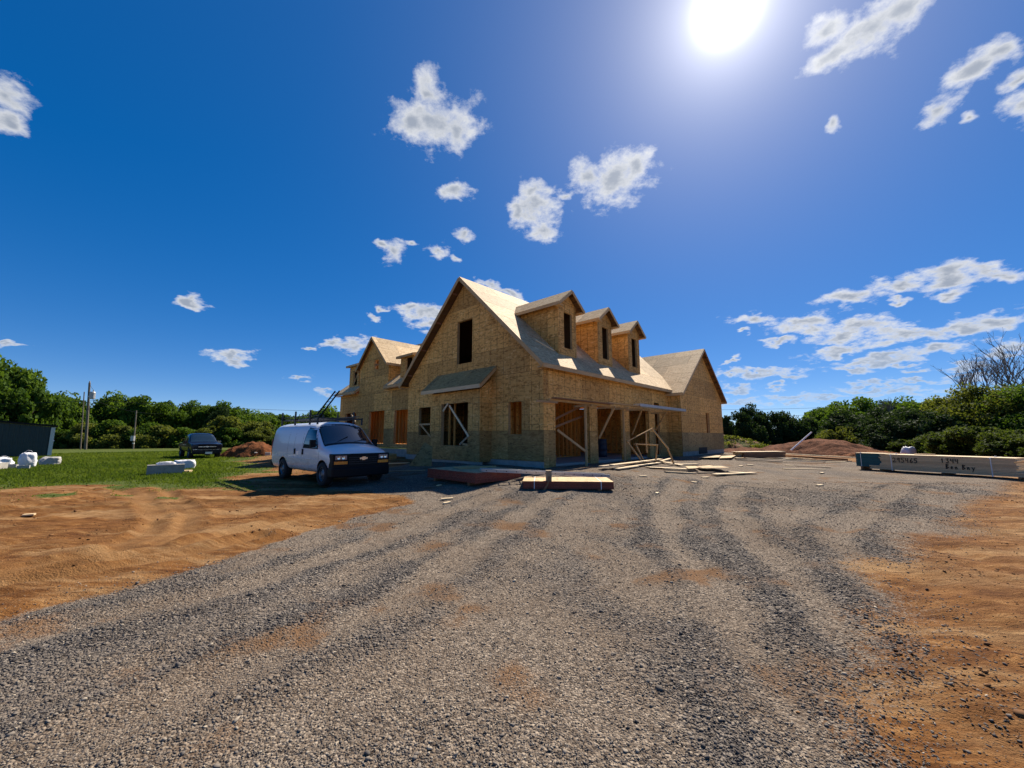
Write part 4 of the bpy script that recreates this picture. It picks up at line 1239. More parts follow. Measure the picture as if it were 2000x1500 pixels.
def rear():
    s = .90
    v0, v1 = 9.88, 21.1
    zf = .50
    ze = 4.34
    doors = [(14.17, .76, 16.30, 2.93), (10.9, .76, 12.90, 2.88), (18.3, .80, 20.1, 2.95)]
    outl = [(v0, zf), (v1, zf), (v1, ze), (v0, ze)]
    mo = [(-x, y) for x, y in outl][::-1]
    mr = [(-b, c, -a, d) for a, c, b, d in doors]
    sheets(house, 'sheathing_panel', (s, 0, 0), -AY, AZ, -AX, mo, mr, M['osb'], [zf, 1.72, 2.94, 4.16, 4.4], low=M['osb_low'], low_top=1.72, x_off=.5)
    for a, c, b, d in doors:
        frame(house, (s, 0, 0), -AY, AZ, -AX, -b, c, -a, d)
    mb = MB(); mb.box((s + .1, (v0 + v1) / 2, .02), (.2, v1 - v0, .9)); mb.build('foundation', M['concrete'], house)
    board('window_brace', (s + .03, 18.3, 2.2), (s + .03, 19.2, 2.9), .038, .09, M['fresh'], house)
    # centre gable flush with the wall
    c0, c1, vc = 13.85, 18.0, 15.93
    za, zp = 6.12, 8.10
    gb = [(c0, ze + .003), (c1, ze + .003), (c1, za), (vc, zp), (c0, za)]
    sheets(house, 'sheathing_panel', (s, 0, 0), -AY, AZ, -AX, [(-x, y) for x, y in gb][::-1], [(-15.8, 5.85, -15.28, 6.52)], M['osb'], [4.343, 5.4, 6.6, 7.8, 9], x_off=.9)
    frame(house, (s, 0, 0), -AY, AZ, -AX, -15.8, 5.85, -15.28, 6.52)
    board('window_brace', (s + .06, 15.8, 6.18), (s + .06, 15.28, 6.18), .038, .09, M['brown_wood'], house)
    # main roof, front slope
    sr = .80; eu = s - .34; ez = 4.50
    ru = 6.2; rz = ez + (ru - eu) * sr
    def zm(u): return ez + (u - eu) * sr
    Bm = Vector((1, 0, sr)).normalized(); Nm = (-AY).cross(Bm)
    sln = math.hypot(ru - eu, rz - ez)
    rr = rowsof(0, sln); rr[-1] = sln + .001
    for a, b in ((9.4, c0 - .01), (c1 + .01, v1 + .32)):
        sheets(house, 'roof_panel', (eu, 0, ez), -AY, Bm, Nm, [(-b, 0), (-a, 0), (-a, sln), (-b, sln)], [], M['osb_roof'], rr, x_off=.2)
        board('fascia_board', (eu - .015, a, ez - .09), (eu - .015, b, ez - .09), .03, .16, M['wood'], house)
        board('soffit_board', (eu + .15, a, ez - .20), (eu + .15, b, ez - .20), .30, .02, M['wood'], house)
    for v in (v1 + .335, c1 - .02 + .05, c0 - .05):
        board('rake_board', (eu - .02, v, ez - .10), (eu + 1.0 if v < v1 else ru, v, (zm(eu + 1.0) if v < v1 else rz) - .10), .03, .16, M['wood'], house)
    # unseen rear slope: boards left off so the sun lights the rooms inside
    for k in range(29):
        v = 9.6 + .42 * k
        board('rafter', (ru, v, rz - .12), (11.4, v, rz - .12 - (11.4 - ru) * sr), .04, .16, M['stud'], house)
    board('ridge_board', (ru, 9.4, rz - .05), (ru, v1 + .3, rz - .05), .04, .2, M['wood'], house)
    # gable-end wall on the far left
    sheets(house, 'sheathing_panel', (0, v1, 0), -AX, AZ, AY, [(-11, zf), (-s - .013, zf), (-s - .013, ze), (-ru, rz - .2), (-11, ze)], [(-7.5, .6, -4.5, 3.0)], M['osb'], [zf, 1.72, 2.94, 4.16, 5.38, 6.6, 7.8, 9.2])
    # centre gable roof
    ov = .16; g0 = s - .28
    run = (c1 - c0) / 2 + ov; zr = zp + .10; slp = (zp - za) / ((c1 - c0) / 2)
    sl2 = math.hypot(run, run * slp)
    for sg in (-1, 1):
        B_ = Vector((0, -sg, slp)).normalized()
        A_ = AX if sg < 0 else -AX
        N_ = A_.cross(B_)
        zel = zr - run * slp
        pl = [(g0, 0), (5.6, 0), (5.6, sl2), (g0, sl2)] if sg < 0 else [(-5.6, 0), (-g0, 0), (-g0, sl2), (-5.6, sl2)]
        rr = [0, 1.22, 2.44, sl2 + .001] if sl2 > 2.44 else [0, 1.22, sl2 + .001]
        sheets(house, 'roof_panel', (0, vc + sg * run, zel), A_, B_, N_, pl, [], M['osb_roof'], rr, x_off=.3)
        board('rake_board', (g0 - .016, vc + sg * (run + .015), zel - .09), (g0 - .016, vc + sg * .01, zr - .09), .03, .15, M['wood'], house)
        board('fascia_board', (g0, vc + sg * (run + .014), zel - .08), (3.3, vc + sg * (run + .014), zel - .08), .026, .14, M['wood'], house)
        # cheeks above the main roof
        vch = c0 if sg < 0 else c1
        uu = s + .0
        if sg < 0:
            sheets(house, 'sheathing_panel', (0, vch, 0), AX, AZ, -AY, [(s + .002, zm(s)), (eu + (za - ez) / sr, za - .02), (s + .002, za - .02)], [], M['osb'], [4.4, 5.6, 6.8])
        else:
            sheets(house, 'sheathing_panel', (0, vch, 0), -AX, AZ, AY, [(-s - .002, zm(s)), (-s - .002, za - .02), (-eu - (za - ez) / sr, za - .02)], [], M['osb'], [4.4, 5.6, 6.8])
    # two shed-roofed dormers
    for a, b, wa, wb in ((18.72, 20.30, 18.98, 19.62), (11.25, 12.80, 11.42, 12.18)):
        dm = empty('shed_dormer', (0, 0, 0), parent=house)
        uf = s + .26
        zb, zt = zm(uf), 6.62 if a > 15 else 6.32
        w0 = zb + .1; w1 = w0 + 1.15
        sheets(dm, 'sheathing_panel', (uf, 0, 0), -AY, AZ, -AX, [(-b, zb), (-a, zb), (-a, zt), (-b, zt)], [(-wb, w0, -wa, w1)], M['osb'], [zb, zb + 1.22, zb + 2.44])
        frame(dm, (uf, 0, 0), -AY, AZ, -AX, -wb, w0, -wa, w1, depth=.1)
        board('window_brace', (uf + .02, wa, w0 + .9), (uf + .02, wb, w0 + .05), .03, .07, M['wood'], dm)
        ub = uf + (zt - zb) / (sr - .22) + .5
        for v, sgn in ((a, -1), (b, 1)):
            uu = eu + (zt + .4 - ez) / sr
            pts = [(uf + .002, zb), (uu, zt + .4), (uf + .002, zt)]
            if sgn < 0:
                sheets(dm, 'sheathing_panel', (0, v, 0), AX, AZ, -AY, pts, [], M['osb'], [zb, zb + 1.22, zb + 2.44])
            else:
                sheets(dm, 'sheathing_panel', (0, v, 0), -AX, AZ, AY, [(-x, y) for x, y in pts][::-1], [], M['osb'], [zb, zb + 1.22, zb + 2.44])
        Bs = Vector((1, 0, .20)).normalized(); Ns = (-AY).cross(Bs)
        sheets(dm, 'roof_panel', (uf - .24, 0, zt + .06), -AY, Bs, Ns, [(-b - .2, 0), (-a + .2, 0), (-a + .2, 3.2), (-b - .2, 3.2)], [], M['osb_roof'], [0, 1.22, 2.44, 3.3])
        board('fascia_board', (uf - .255, a - .2, zt - .02), (uf - .255, b + .2, zt - .02), .03, .13, M['wood'], dm)
        for v in (a - .215, b + .215):
            board('rake_board', (uf - .24, v, zt - .03), (uf + 1.9, v, zt + .40), .03, .13, M['wood'], dm)
    # inner stud wall lit from the open rear, and floors
    mb = MB(); mb.box((6.4, 15.5, zf + .20), (10.6, 11.0, .06)); mb.build('subfloor', M['osb'], house)
    for k in range(28):
        v = 10.2 + .40 * k
        board('stud', (2.1, v, zf + .24), (2.1, v, 3.5), .038, .14, M['stud'], house, up=AX)
    mb = MB(); mb.beam((2.19, 10.1, 2.1), (2.19, 21.0, 2.1), .012, 2.7); mb.build('partition_panel', M['stud_panel'], house)
    # entry ramp boards against the porch edge
M['stud_panel'] = wood_mat('glow_panel_boards', (0.55, 0.21, 0.045), (0.75, 0.36, 0.10))  # orange glow of bounced sun put into the panel colour
rear()

# ---------------------------------------------------------------- vehicles
def loft(stations):
    """Closed body from half cross-sections (x, [(y, z), ...]) mirrored across y=0."""
    vs, fs = [], []
    rings = []
    for x, sec in stations:
        ring = []
        for y, z in sec:
            ring.append(len(vs)); vs.append((x, -y, z))
        for y, z in reversed(sec):
            if y > 1e-6:
                ring.append(len(vs)); vs.append((x, y, z))
        rings.append(ring)
    n = len(rings[0])
    for a, b in zip(rings, rings[1:]):
        for k in range(n):
            j = (k + 1) % n
            fs.append((a[k], a[j], b[j], b[k]))
    fs.append(tuple(rings[0][::-1])); fs.append(tuple(rings[-1]))
    return vs, fs


def body_mesh(name, stations, mats, wells, parent, lv=2, well_hw=0.62):
    vs, fs = loft(stations)
    me = bpy.data.meshes.new(name); me.from_pydata(vs, [], fs)
    o = bpy.data.objects.new(name, me); COL.objects.link(o)
    sub = o.modifiers.new('sub', 'SUBSURF'); sub.levels = lv; sub.render_levels = lv
    cutters = []
    for (x, z, r) in wells:
        for sg in (-1, 1):
            c = MB(); c.lathe([(0, .0), (r, .0), (r, .7), (0, .7)], (x, sg * .97 - .35 if sg < 0 else .97 - .35, z), 'y', 40)
            co = c.build('cutter', mats[0], weld=True)
            cutters.append(co)
            bo = o.modifiers.new('cut', 'BOOLEAN'); bo.object = co; bo.operation = 'DIFFERENCE'; bo.solver = 'EXACT'
    dg = bpy.context.evaluated_depsgraph_get()
    ev = bpy.data.meshes.new_from_object(o.evaluated_get(dg))
    ev.name = name
    bpy.data.objects.remove(o)
    for c in cutters:
        bpy.data.objects.remove(c)
    ev.materials.clear()
    for m in mats:
        ev.materials.append(m)
    bm = bmesh.new(); bm.from_mesh(ev)
    bmesh.ops.recalc_face_normals(bm, faces=bm.faces)
    for f in bm.faces:
        f.smooth = True; f.material_index = 0
        c = f.calc_center_median()
        if any(abs(max(math.hypot(v.co.x - x, v.co.z - z) for v in f.verts) - r) < .02 and all(math.hypot(v.co.x - x, v.co.z - z) < r + .02 for v in f.verts) for x, z, r in wells):
            f.material_index = 1; f.smooth = False
        if c.z < stations[1][1][0][1] + .03:
            f.material_index = 1
    bm.to_mesh(ev)
    bvh = BVHTree.FromBMesh(bm)
    bm.free()
    bo = bpy.data.objects.new(name, ev)
    link(bo, parent)
    return bo, bvh


def patch(name, bvh, corners, direction, mat, parent, nx=10, ny=6, off=0.006, th=0.004, curve=None):
    """A thin panel laid on the body: bilinear patch cast onto it along a direction."""
    d = Vector(direction).normalized()
    c = [Vector(p) for p in corners]           # bl, br, tr, tl
    P = []
    for j in range(ny + 1):
        for i in range(nx + 1):
            s, t = i / nx, j / ny
            p = (c[0] * (1 - s) + c[1] * s) * (1 - t) + (c[3] * (1 - s) + c[2] * s) * t
            h, n, _, _ = bvh.ray_cast(p - d * 1.5, d)
            if h is None:
                h, n = p, -d
            if n.dot(d) > 0:
                n = -n
            P.append((h + n * off, n))
    mb = MB()
    for j in range(ny):
        for i in range(nx):
            a, b = j * (nx + 1) + i, (j + 1) * (nx + 1) + i
            mb.poly([P[a][0], P[a + 1][0], P[b + 1][0], P[b][0]])
    edge = [i for i in range(nx + 1)] + [(j + 1) * (nx + 1) - 1 for j in range(1, ny + 1)] + [ny * (nx + 1) + i for i in range(nx - 1, -1, -1)] + [j * (nx + 1) for j in range(ny - 1, 0, -1)]
    for k in range(len(edge)):
        a, b = P[edge[k]], P[edge[(k + 1) % len(edge)]]
        mb.poly([a[0], b[0], b[0] - b[1] * (off + th), a[0] - a[1] * (off + th)])
    return mb.build(name, mat, parent, smooth=False, weld=True)


def wheel(parent, x, y, z, r, w, rim):
    sg = -1 if y < 0 else 1
    e = empty('wheel', (x, y, z), parent=parent)
    mb = MB()
    mb.lathe([(r * .62, -w / 2), (r * .93, -w / 2), (r, -w / 2 + .04), (r, w / 2 - .04), (r * .93, w / 2), (r * .62, w / 2)], (0, 0, 0), 'y', 36)
    mb.build('tyre', M['tyre'], e, smooth=True, weld=True)
    mb = MB()
    o = sg * (w / 2 - .02)
    mb.lathe([(r * .62, 0), (r * .62, o), (r * .56, o * 1.02), (r * .5, o * .6), (r * .3, o * .75), (r * .16, o * 1.05), (0, o * 1.05)], (0, 0, 0), 'y', 28)
    for k in range(8):
        a = k * pi / 4
        mb.mi = 1
        mb.lathe([(0, o * .72), (.028, o * .72)], (r * .41 * cos(a), 0, r * .41 * sin(a)), 'y', 8)
    mb.mi = 0
    mb.build('rim', [rim, M['black']], e, smooth=True)
    return e


def bowtie(mb, c, w, h, th, ax, up):
    """Slanted cross badge."""
    ax, up = Vector(ax), Vector(up)
    n = ax.cross(up)
    s = .18
    pts = [(-.5, -.24), (-.2, -.24), (-.24, -.5), (.16, -.5), (.2, -.24), (.44, -.24), (.5, .24), (.2, .24), (.24, .5), (-.16, .5), (-.2, .24), (-.44, .24)]
    mb.prism([(x * w, y * h) for x, y in pts], Vector(c), ax, up, n, 0, th)


def make_van():
    van = empty('cargo_van', (-6.904, 14.76, .03), radians(-41.42), 'white windowless cargo van with black roof rack parked on the dirt beside the house', 'van')
    def S(a):
        return a
    cargo = [(0, .34), (.78, .34), (.96, .46), (.995, .80), (.995, 1.12), (.97, 1.42), (.91, 1.78), (.80, 1.98), (.48, 2.075), (0, 2.10)]
    def sc(sec, ky, dz=0, k2=1):
        return [(y * ky, z + (dz if z > 1.3 else 0)) for y, z in sec]
    st = [(-2.80, sc(cargo, .93, -.06)), (-2.77, sc(cargo, .965, -.03)), (-2.66, sc(cargo, .985)), (-2.0, cargo), (-1.2, cargo), (-.4, cargo), (.3, cargo), (.78, cargo),
          (.98, [(0, .34), (.78, .34), (.96, .46), (.995, .80), (.995, 1.12), (.968, 1.42), (.905, 1.76), (.80, 1.94), (.48, 2.03), (0, 2.06)]),
          (1.22, [(0, .34), (.78, .34), (.96, .46), (.995, .80), (.995, 1.12), (.965, 1.36), (.905, 1.60), (.83, 1.72), (.48, 1.83), (0, 1.88)]),
          (1.50, [(0, .34), (.78, .34), (.96, .46), (.995, .80), (.995, 1.10), (.97, 1.24), (.935, 1.38), (.88, 1.46), (.48, 1.58), (0, 1.63)]),
          (1.74, [(0, .34), (.78, .34), (.96, .46), (.995, .80), (.99, 1.04), (.975, 1.14), (.95, 1.23), (.90, 1.285), (.48, 1.385), (0, 1.42)]),
          (1.86, [(0, .34), (.78, .34), (.96, .46), (.993, .80), (.985, 1.02), (.97, 1.11), (.945, 1.19), (.88, 1.24), (.46, 1.315), (0, 1.335)]),
          (2.25, [(0, .34), (.78, .34), (.96, .46), (.99, .78), (.98, .98), (.965, 1.06), (.93, 1.13), (.86, 1.185), (.45, 1.25), (0, 1.27)]),
          (2.55, [(0, .36), (.76, .36), (.94, .48), (.975, .76), (.965, .94), (.945, 1.00), (.90, 1.06), (.82, 1.10), (.42, 1.155), (0, 1.17)]),
          (2.66, [(0, .40), (.72, .40), (.90, .50), (.94, .74), (.93, .88), (.90, .94), (.85, .98), (.76, 1.02), (.40, 1.07), (0, 1.08)]),
          (2.70, [(0, .44), (.68, .44), (.84, .52), (.88, .74), (.87, .86), (.84, .90), (.78, .94), (.70, .97), (.38, 1.01), (0, 1.02)])]
    body, bvh = body_mesh('body', st, [M['white_paint'], M['black']], [(1.97, .37, .445), (-1.46, .37, .445)], van)
    for x in (1.97, -1.46):
        for y in (-.86, .86):
            wheel(van, x, y, .375, .375, .25, M['rim'])
    # glass
    patch('windscreen', bvh, [(1.80, -.84, 1.30), (1.80, .84, 1.30), (1.06, .73, 1.93), (1.06, -.73, 1.93)], (-.62, 0, -.78), M['glass'], van, 14, 6, .008)
    patch('windscreen_seal', bvh, [(1.86, -.87, 1.24), (1.86, .87, 1.24), (1.01, .765, 1.98), (1.01, -.765, 1.98)], (-.62, 0, -.78), M['black'], van, 14, 6, .003)
    for sg in (-1, 1):
        y = sg * 1.0
        patch('side_window', bvh, [(.42, y, 1.20), (1.52, y, 1.185), (1.10, y, 1.78), (.58, y, 1.84)], (0, -sg, 0), M['glass'], van, 8, 6, .007)
        patch('window_seal', bvh, [(.37, y, 1.17), (1.60, y, 1.15), (1.13, y, 1.82), (.545, y, 1.88)], (0, -sg, 0), M['black'], van, 8, 6, .003)
        for x0, x1, z0, z1 in ((.30, .30, .44, 1.97), (1.70, 1.70, .60, 1.10), (-.42, -.42, .44, 1.97), (-1.02, -1.02, .82, 1.95)):
            patch('door_seam', bvh, [(x0 - .006, y, z0), (x1 + .006, y, z0), (x1 + .006, y, z1), (x0 - .006, y, z1)], (0, -sg, 0), M['black'], van, 1, 10, .001)
        patch('side_crease', bvh, [(-2.6, y, .80), (1.45, y, .80), (1.45, y, .83), (-2.6, y, .83)], (0, -sg, 0), M['white_paint'], van, 24, 1, .012)
        for x in (.42, -.28):
            mb = MB(); mb.box((x, sg * 1.0, 1.045), (.045, .06, .19)); mb.build('door_handle', M['black'], van, bevel=.01)
        m_ = MB(); m_.box((1.46, sg * 1.10, 1.33), (.10, .17, .25)); m_.build('mirror', M['black'], van, bevel=.03)
        m_ = MB(); m_.beam((1.50, sg * .94, 1.27), (1.47, sg * 1.04, 1.30), .05, .05); m_.build('mirror_arm', M['black'], van)
    # black front: grille panel, lamps, bumper
    def nose(name, z0, z1, x_in, grow, mat, yw, bev, xf=2.72, bow=.10):
        mb = MB()
        n = 14
        prof = []
        for i in range(n + 1):
            t = -1 + 2 * i / n
            prof.append((t * yw, xf + grow - bow * abs(t) ** 2.5))
        front = [(x, y) for y, x in prof]
        for a, b in zip(front, front[1:]):
            mb.poly([(a[0], a[1], z0), (b[0], b[1], z0), (b[0], b[1], z1), (a[0], a[1], z1)])
            mb.poly([(x_in, a[1], z0), (x_in, b[1], z0), (x_in, b[1], z1), (x_in, a[1], z1)])
            mb.poly([(a[0], a[1], z1), (b[0], b[1], z1), (x_in, b[1], z1), (x_in, a[1], z1)])
            mb.poly([(a[0], a[1], z0), (b[0], b[1], z0), (x_in, b[1], z0), (x_in, a[1], z0)])
        for a in (front[0], front[-1]):
            mb.poly([(a[0], a[1], z0), (x_in, a[1], z0), (x_in, a[1], z1), (a[0], a[1], z1)])
        return mb.build(name, mat, van, weld=True, bevel=bev)
    nose('grille_panel', .56, 1.02, 2.42, .03, M['black'], .968, .015, bow=.055)
    nose('bumper', .30, .60, 2.38, .13, M['black'], .985, .04, bow=.14)
    for k in range(4):
        z = .70 + k * .065
        mb = MB()
        pts = [(2.755 - .055 * abs(t) ** 2.5, t * .955, z) for t in [(-.5 + i / 8) for i in range(9)]]
        for a, b in zip(pts, pts[1:]):
            mb.beam(a, b, .02, .02)
        mb.build('grille_bar', M['steel_black'], van)
    for sg in (-1, 1):
        def fx(y): return 2.752 - .055 * (abs(y) / .955) ** 2.5
        for nm, ya, yb, za, zb, mt in (('headlight', .55, .90, .84, .97, M['lamp']), ('turn_lamp', .52, .93, .70, .79, M['amber'])):
            mb = MB()
            ys = [ya + (yb - ya) * i / 5 for i in range(6)]
            for a, b in zip(ys, ys[1:]):
                p = [(fx(a) + .012, sg * a, za), (fx(b) + .012, sg * b, za), (fx(b) + .012, sg * b, zb), (fx(a) + .012, sg * a, zb)]
                mb.poly(p)
            for (zz) in (za, zb):
                mb.poly([(fx(y) + .012, sg * y, zz) for y in ys] + [(fx(ya) - .05, sg * ya, zz)])
            mb.build(nm, mt, van, weld=True)
        mb = MB()
        for yy in (.66, .80):
            mb.lathe([(0, .0), (.05, .004), (.055, -.03)], (fx(yy) + .016, sg * yy, .905), 'x', 14)
        mb.build('reflector', M['chrome'], van, smooth=True)
    mb = MB(); bowtie(mb, (2.768, 0, .865), .28, .11, .015, (0, 1, 0), (0, 0, 1)); mb.build('badge', M['chrome'], van)
    # wiper arms and cowl
    mb = MB(); mb.beam((1.80, -.55, 1.335), (1.60, .0, 1.565), .02, .012); mb.beam((1.80, .15, 1.385), (1.62, .62, 1.475), .02, .012); mb.build('wiper', M['black'], van)
    # rear bumper, lamps
    mb = MB(); mb.box((-2.86, 0, .52), (.18, 1.86, .16)); mb.build('rear_bumper', M['black'], van, bevel=.03)
    for sg in (-1, 1):
        mb = MB(); mb.box((-2.80, sg * .93, 1.2), (.05, .06, .5)); mb.build('tail_lamp', M['red'], van)
    # roof rack
    rk = empty('roof_rack', (0, 0, 0), parent=van)
    for sg in (-1, 1):
        board('side_rail', (-2.55, sg * .74, 2.20), (1.05, sg * .74, 2.20), .04, .05, M['steel_black'], rk)
        board('upper_rail', (-2.45, sg * .74, 2.30), (.9, sg * .74, 2.30), .025, .03, M['steel_black'], rk)
    for x in (-2.35, -1.0, .35, 1.0):
        board('cross_bar', (x, -.80, 2.20), (x, .80, 2.20), .05, .05, M['steel_black'], rk)
        for sg in (-1, 1):
            board('upright', (x, sg * .80, 1.98), (x, sg * .80, 2.50 if x < .9 else 2.24), .05, .05, M['steel_black'], rk)
    return van
make_van()


def make_pickup():
    tr = empty('pickup_truck', (-23.9, 30.3, .0), radians(-42), 'dark blue crew cab pickup truck parked on the grass', 'pickup truck')
    zb = .45
    low = [(0, zb), (.72, zb), (.88, zb + .08), (.925, .75), (.925, .92)]
    def sec(top, w=.90):                       # top: (shoulder z, roof z, roof half width)
        sh, rz, rw = top
        return low + [(w, sh), ((w + rw) / 2, (sh + rz) / 2), (rw, rz - .05), (rw * .6, rz), (0, rz + .01)]
    def k(s, f): return [(y * f, z) for y, z in s]
    st = [(-2.66, k(sec((1.08, 1.14, .86)), .96)), (-2.60, sec((1.08, 1.14, .88))), (-1.6, sec((1.08, 1.14, .88))), (-1.02, sec((1.08, 1.14, .88))), (-.95, sec((1.12, 1.5, .76))), (-.82, sec((1.14, 1.80, .72))),
          (-.3, sec((1.14, 1.84, .71))), (.25, sec((1.14, 1.83, .71))), (.52, sec((1.13, 1.77, .71))), (.88, sec((1.13, 1.46, .77))), (1.18, sec((1.11, 1.20, .83))), (1.30, sec((1.10, 1.16, .85))),
          (2.0, sec((1.07, 1.13, .84))), (2.44, k(sec((1.05, 1.10, .82)), .99)), (2.55, k(sec((1.03, 1.07, .80)), .97)), (2.58, k(sec((.98, 1.02, .76)), .93))]
    body, bvh = body_mesh('body', st, [M['blue_paint'], M['black']], [(1.72, .39, .45), (-1.52, .39, .45)], tr)
    for x in (1.72, -1.52):
        for y in (-.80, .80):
            wheel(tr, x, y, .39, .39, .25, M['rim'])
    patch('windscreen', bvh, [(1.18, -.76, 1.18), (1.18, .76, 1.18), (.54, .66, 1.75), (.54, -.66, 1.75)], (-.7, 0, -.7), M['glass'], tr, 12, 5, .008)
    for sg in (-1, 1):
        for c in ([(-.02, 1.14), (.92, 1.12), (.52, 1.62), (-.02, 1.66)], [(-.80, 1.15), (-.10, 1.14), (-.10, 1.66), (-.72, 1.64)]):
            patch('side_window', bvh, [(x, sg, z) for x, z in c], (0, -sg, 0), M['glass'], tr, 6, 4, .006)
        for x in (-.06, .95, -.9):
            patch('door_seam', bvh, [(x - .006, sg, .55), (x + .006, sg, .55), (x + .006, sg, 1.08), (x - .006, sg, 1.08)], (0, -sg, 0), M['black'], tr, 1, 6, .001)
        mb = MB(); mb.box((.86, sg * 1.02, 1.18), (.12, .2, .17)); mb.build('mirror', M['chrome'] if sg > 0 else M['blue_paint'], tr, bevel=.03)
        for x in (.08, -.75):
            mb = MB(); mb.box((x + .1, sg * .93, .98), (.16, .04, .035)); mb.build('door_handle', M['chrome'], tr)
        mb = MB(); mb.box((2.47, sg * .70, .92), (.16, .30, .15)); mb.build('headlight', M['chrome'] if sg > 0 else M['lamp'], tr, bevel=.03)
        mb = MB(); mb.box((2.50, sg * .68, .56), (.10, .22, .07)); mb.build('fog_lamp', M['lamp'], tr, bevel=.01)
    mb = MB(); mb.box((2.53, 0, .84), (.14, 1.08, .36)); mb.build('grille', M['black'], tr, bevel=.03)
    mb = MB(); mb.box((2.605, 0, .86), (.03, 1.04, .05)); mb.build('grille_bar', M['chrome'], tr)
    mb = MB(); bowtie(mb, (2.623, 0, .86), .26, .10, .012, (0, 1, 0), (0, 0, 1)); mb.build('badge', M['chrome'], tr)
    mb = MB(); mb.box((2.50, 0, .53), (.22, 1.74, .20)); mb.build('bumper', M['blue_paint'], tr, bevel=.04)
    mb = MB(); mb.box((2.50, 0, .38), (.20, 1.60, .10)); mb.build('lower_valance', M['black'], tr, bevel=.02)
    mb = MB(); mb.box((2.56, 0, .66), (.05, 1.60, .03)); mb.build('bumper_trim', M['chrome'], tr)
    mb = MB(); mb.box((2.635, .10, .42), (.02, .40, .15)); mb.build('licence_plate', M['pvc'], tr)
    return tr
make_pickup()

# ---------------------------------------------------------------- building materials about the site
def sheet_stack(name, label, cx, cy, rz, L, W_, z0, n, th, faces, cat, edge, top_mat, bands=()):
    e = empty(name, (cx, cy, z0), rz, label, cat)
    for i in range(n):
        mb = MB()
        j = rnd.uniform(-.006, .006); k = rnd.uniform(-.006, .006)
        x0, x1, y0, y1 = -L / 2 + j, L / 2 + j, -W_ / 2 + k, W_ / 2 + k
        a, b = i * th + .001, (i + 1) * th - .001
        mb.mi = 0
        for p, q in (((x0, y0), (x1, y0)), ((x1, y0), (x1, y1)), ((x1, y1), (x0, y1)), ((x0, y1), (x0, y0))):
            mb.poly([(p[0], p[1], a), (q[0], q[1], a), (q[0], q[1], b), (p[0], p[1], b)], [(p[0] + p[1], a), (q[0] + q[1], a), (q[0] + q[1], b), (p[0] + p[1], b)])
        mb.mi = 1
        mb.poly([(x0, y0, b), (x1, y0, b), (x1, y1, b), (x0, y1, b)]); mb.poly([(x0, y0, a), (x0, y1, a), (x1, y1, a), (x1, y0, a)])
        mb.build('sheet', [edge, top_mat], e)
    H_ = n * th
    for x in bands:
        mb = MB()
        mb.box((x, 0, H_ + .003), (.02, W_ + .03, .004)); mb.box((x, -W_ / 2 - .011, H_ / 2), (.02, .006, H_ + .01)); mb.box((x, W_ / 2 + .011, H_ / 2), (.02, .006, H_ + .01))
        mb.build('strap', M['strap'], e)
    for sx in (-.35 * L, .35 * L):
        mb = MB(); mb.box((sx, 0, -.045), (.09, W_ * .96, .088)); mb.build('bearer', M['brown_wood'], e)
    return e


sheet_stack('sheathing_stack', 'red edged board stack in the house shade with timbers lying on it', -1.26, 13.10, radians(-45), 2.5, 1.9, .25, 16, .0185, None, 'board stack', M['red'], M['osb_roof'])
sheet_stack('sheathing_stack', 'sunlit red edged board stack with white straps and a timber block on top', 1.58, 11.60, radians(-4.5), 2.48, 1.22, .17, 11, .0185, None, 'board stack', M['red'], M['fresh_osb'] if 'fresh_osb' in M else M['osb_roof'], bands=(-.92, .90))


def single(name, label, cat, mat, mk, group=None, **kw):
    mb = MB(); mk(mb)
    return mb.build(name, mat, label=label, cat=cat, group=group, **kw)


# timbers on the shaded stack
single('timber_offcut', 'longer timber offcut lying across the shaded red edged board stack', 'offcut', M['wood'], lambda m: m.beam((-1.95, 13.25, .575), (-.55, 13.75, .575), .09, .04))
single('timber_offcut', 'short timber offcut lying beside the longer one on the shaded board stack', 'offcut', M['wood'], lambda m: m.beam((-1.75, 12.95, .575), (-.85, 13.22, .575), .09, .04))
# post block and dangling strap on the sunlit stack
single('post_block', 'short squared timber block standing on the sunlit red edged board stack', 'timber block', M['grey_wood'], lambda m: m.beam((1.02, 11.12, .378), (1.02, 11.12, .66), .20, .15))
single('dark_strap', 'dark strap hanging down the front of the sunlit board stack', 'strap', M['brown_wood'], lambda m: [m.beam(p, q, .012, .05, up=(1, 0, 0)) for p, q in zip([(1.02, 11.03, .52), (1.0, 10.97, .36), (.95, 10.96, .25), (.86, 10.93, .13)], [(1.0, 10.97, .36), (.95, 10.96, .25), (.86, 10.93, .13), (.78, 10.92, .09)])])


def ladder(name, label, p, q, w, side, mat, rung=.305, rail=(.03, .085), up=(0, 0, 1)):
    e = empty(name, (0, 0, 0), 0, label, 'ladder')
    p, q, sd = Vector(p), Vector(q), Vector(side).normalized()
    for s in (-1, 1):
        board('rail', p + sd * s * w / 2, q + sd * s * w / 2, rail[0], rail[1], mat, e, up=up)
    n = int((q - p).length / rung)
    for i in range(n):
        c = p + (q - p).normalized() * (.15 + i * rung)
        mb = MB(); mb.tube([c - sd * (w / 2 + .017), c + sd * (w / 2 + .017)], .016, 8); mb.build('rung', M['black'] if mat is not M['steel_black'] else mat, e)
    return e


ladder('ladder', 'long aluminium extension ladder lying flat across the shaded board stack', (-.95, 12.05, .60), (3.05, 12.85, .36), .42, (-.19, .98, .0), M['alu_dull'])
p1 = Vector((-13.05, 28.9, 4.86))
d_ = Vector((.56, 1.2, 1.7)).normalized()
p0 = p1 - d_ * 2.4
ladder('ladder', 'dark ladder leaning up against the eave at the far end of the house', p0 - d_ * 3.3, p1 + d_ * .12, .44, Vector((.906, -.423, 0)), M['steel_black'], rail=(.05, .09), up=Vector((.906, -.423, 0)).cross(d_))


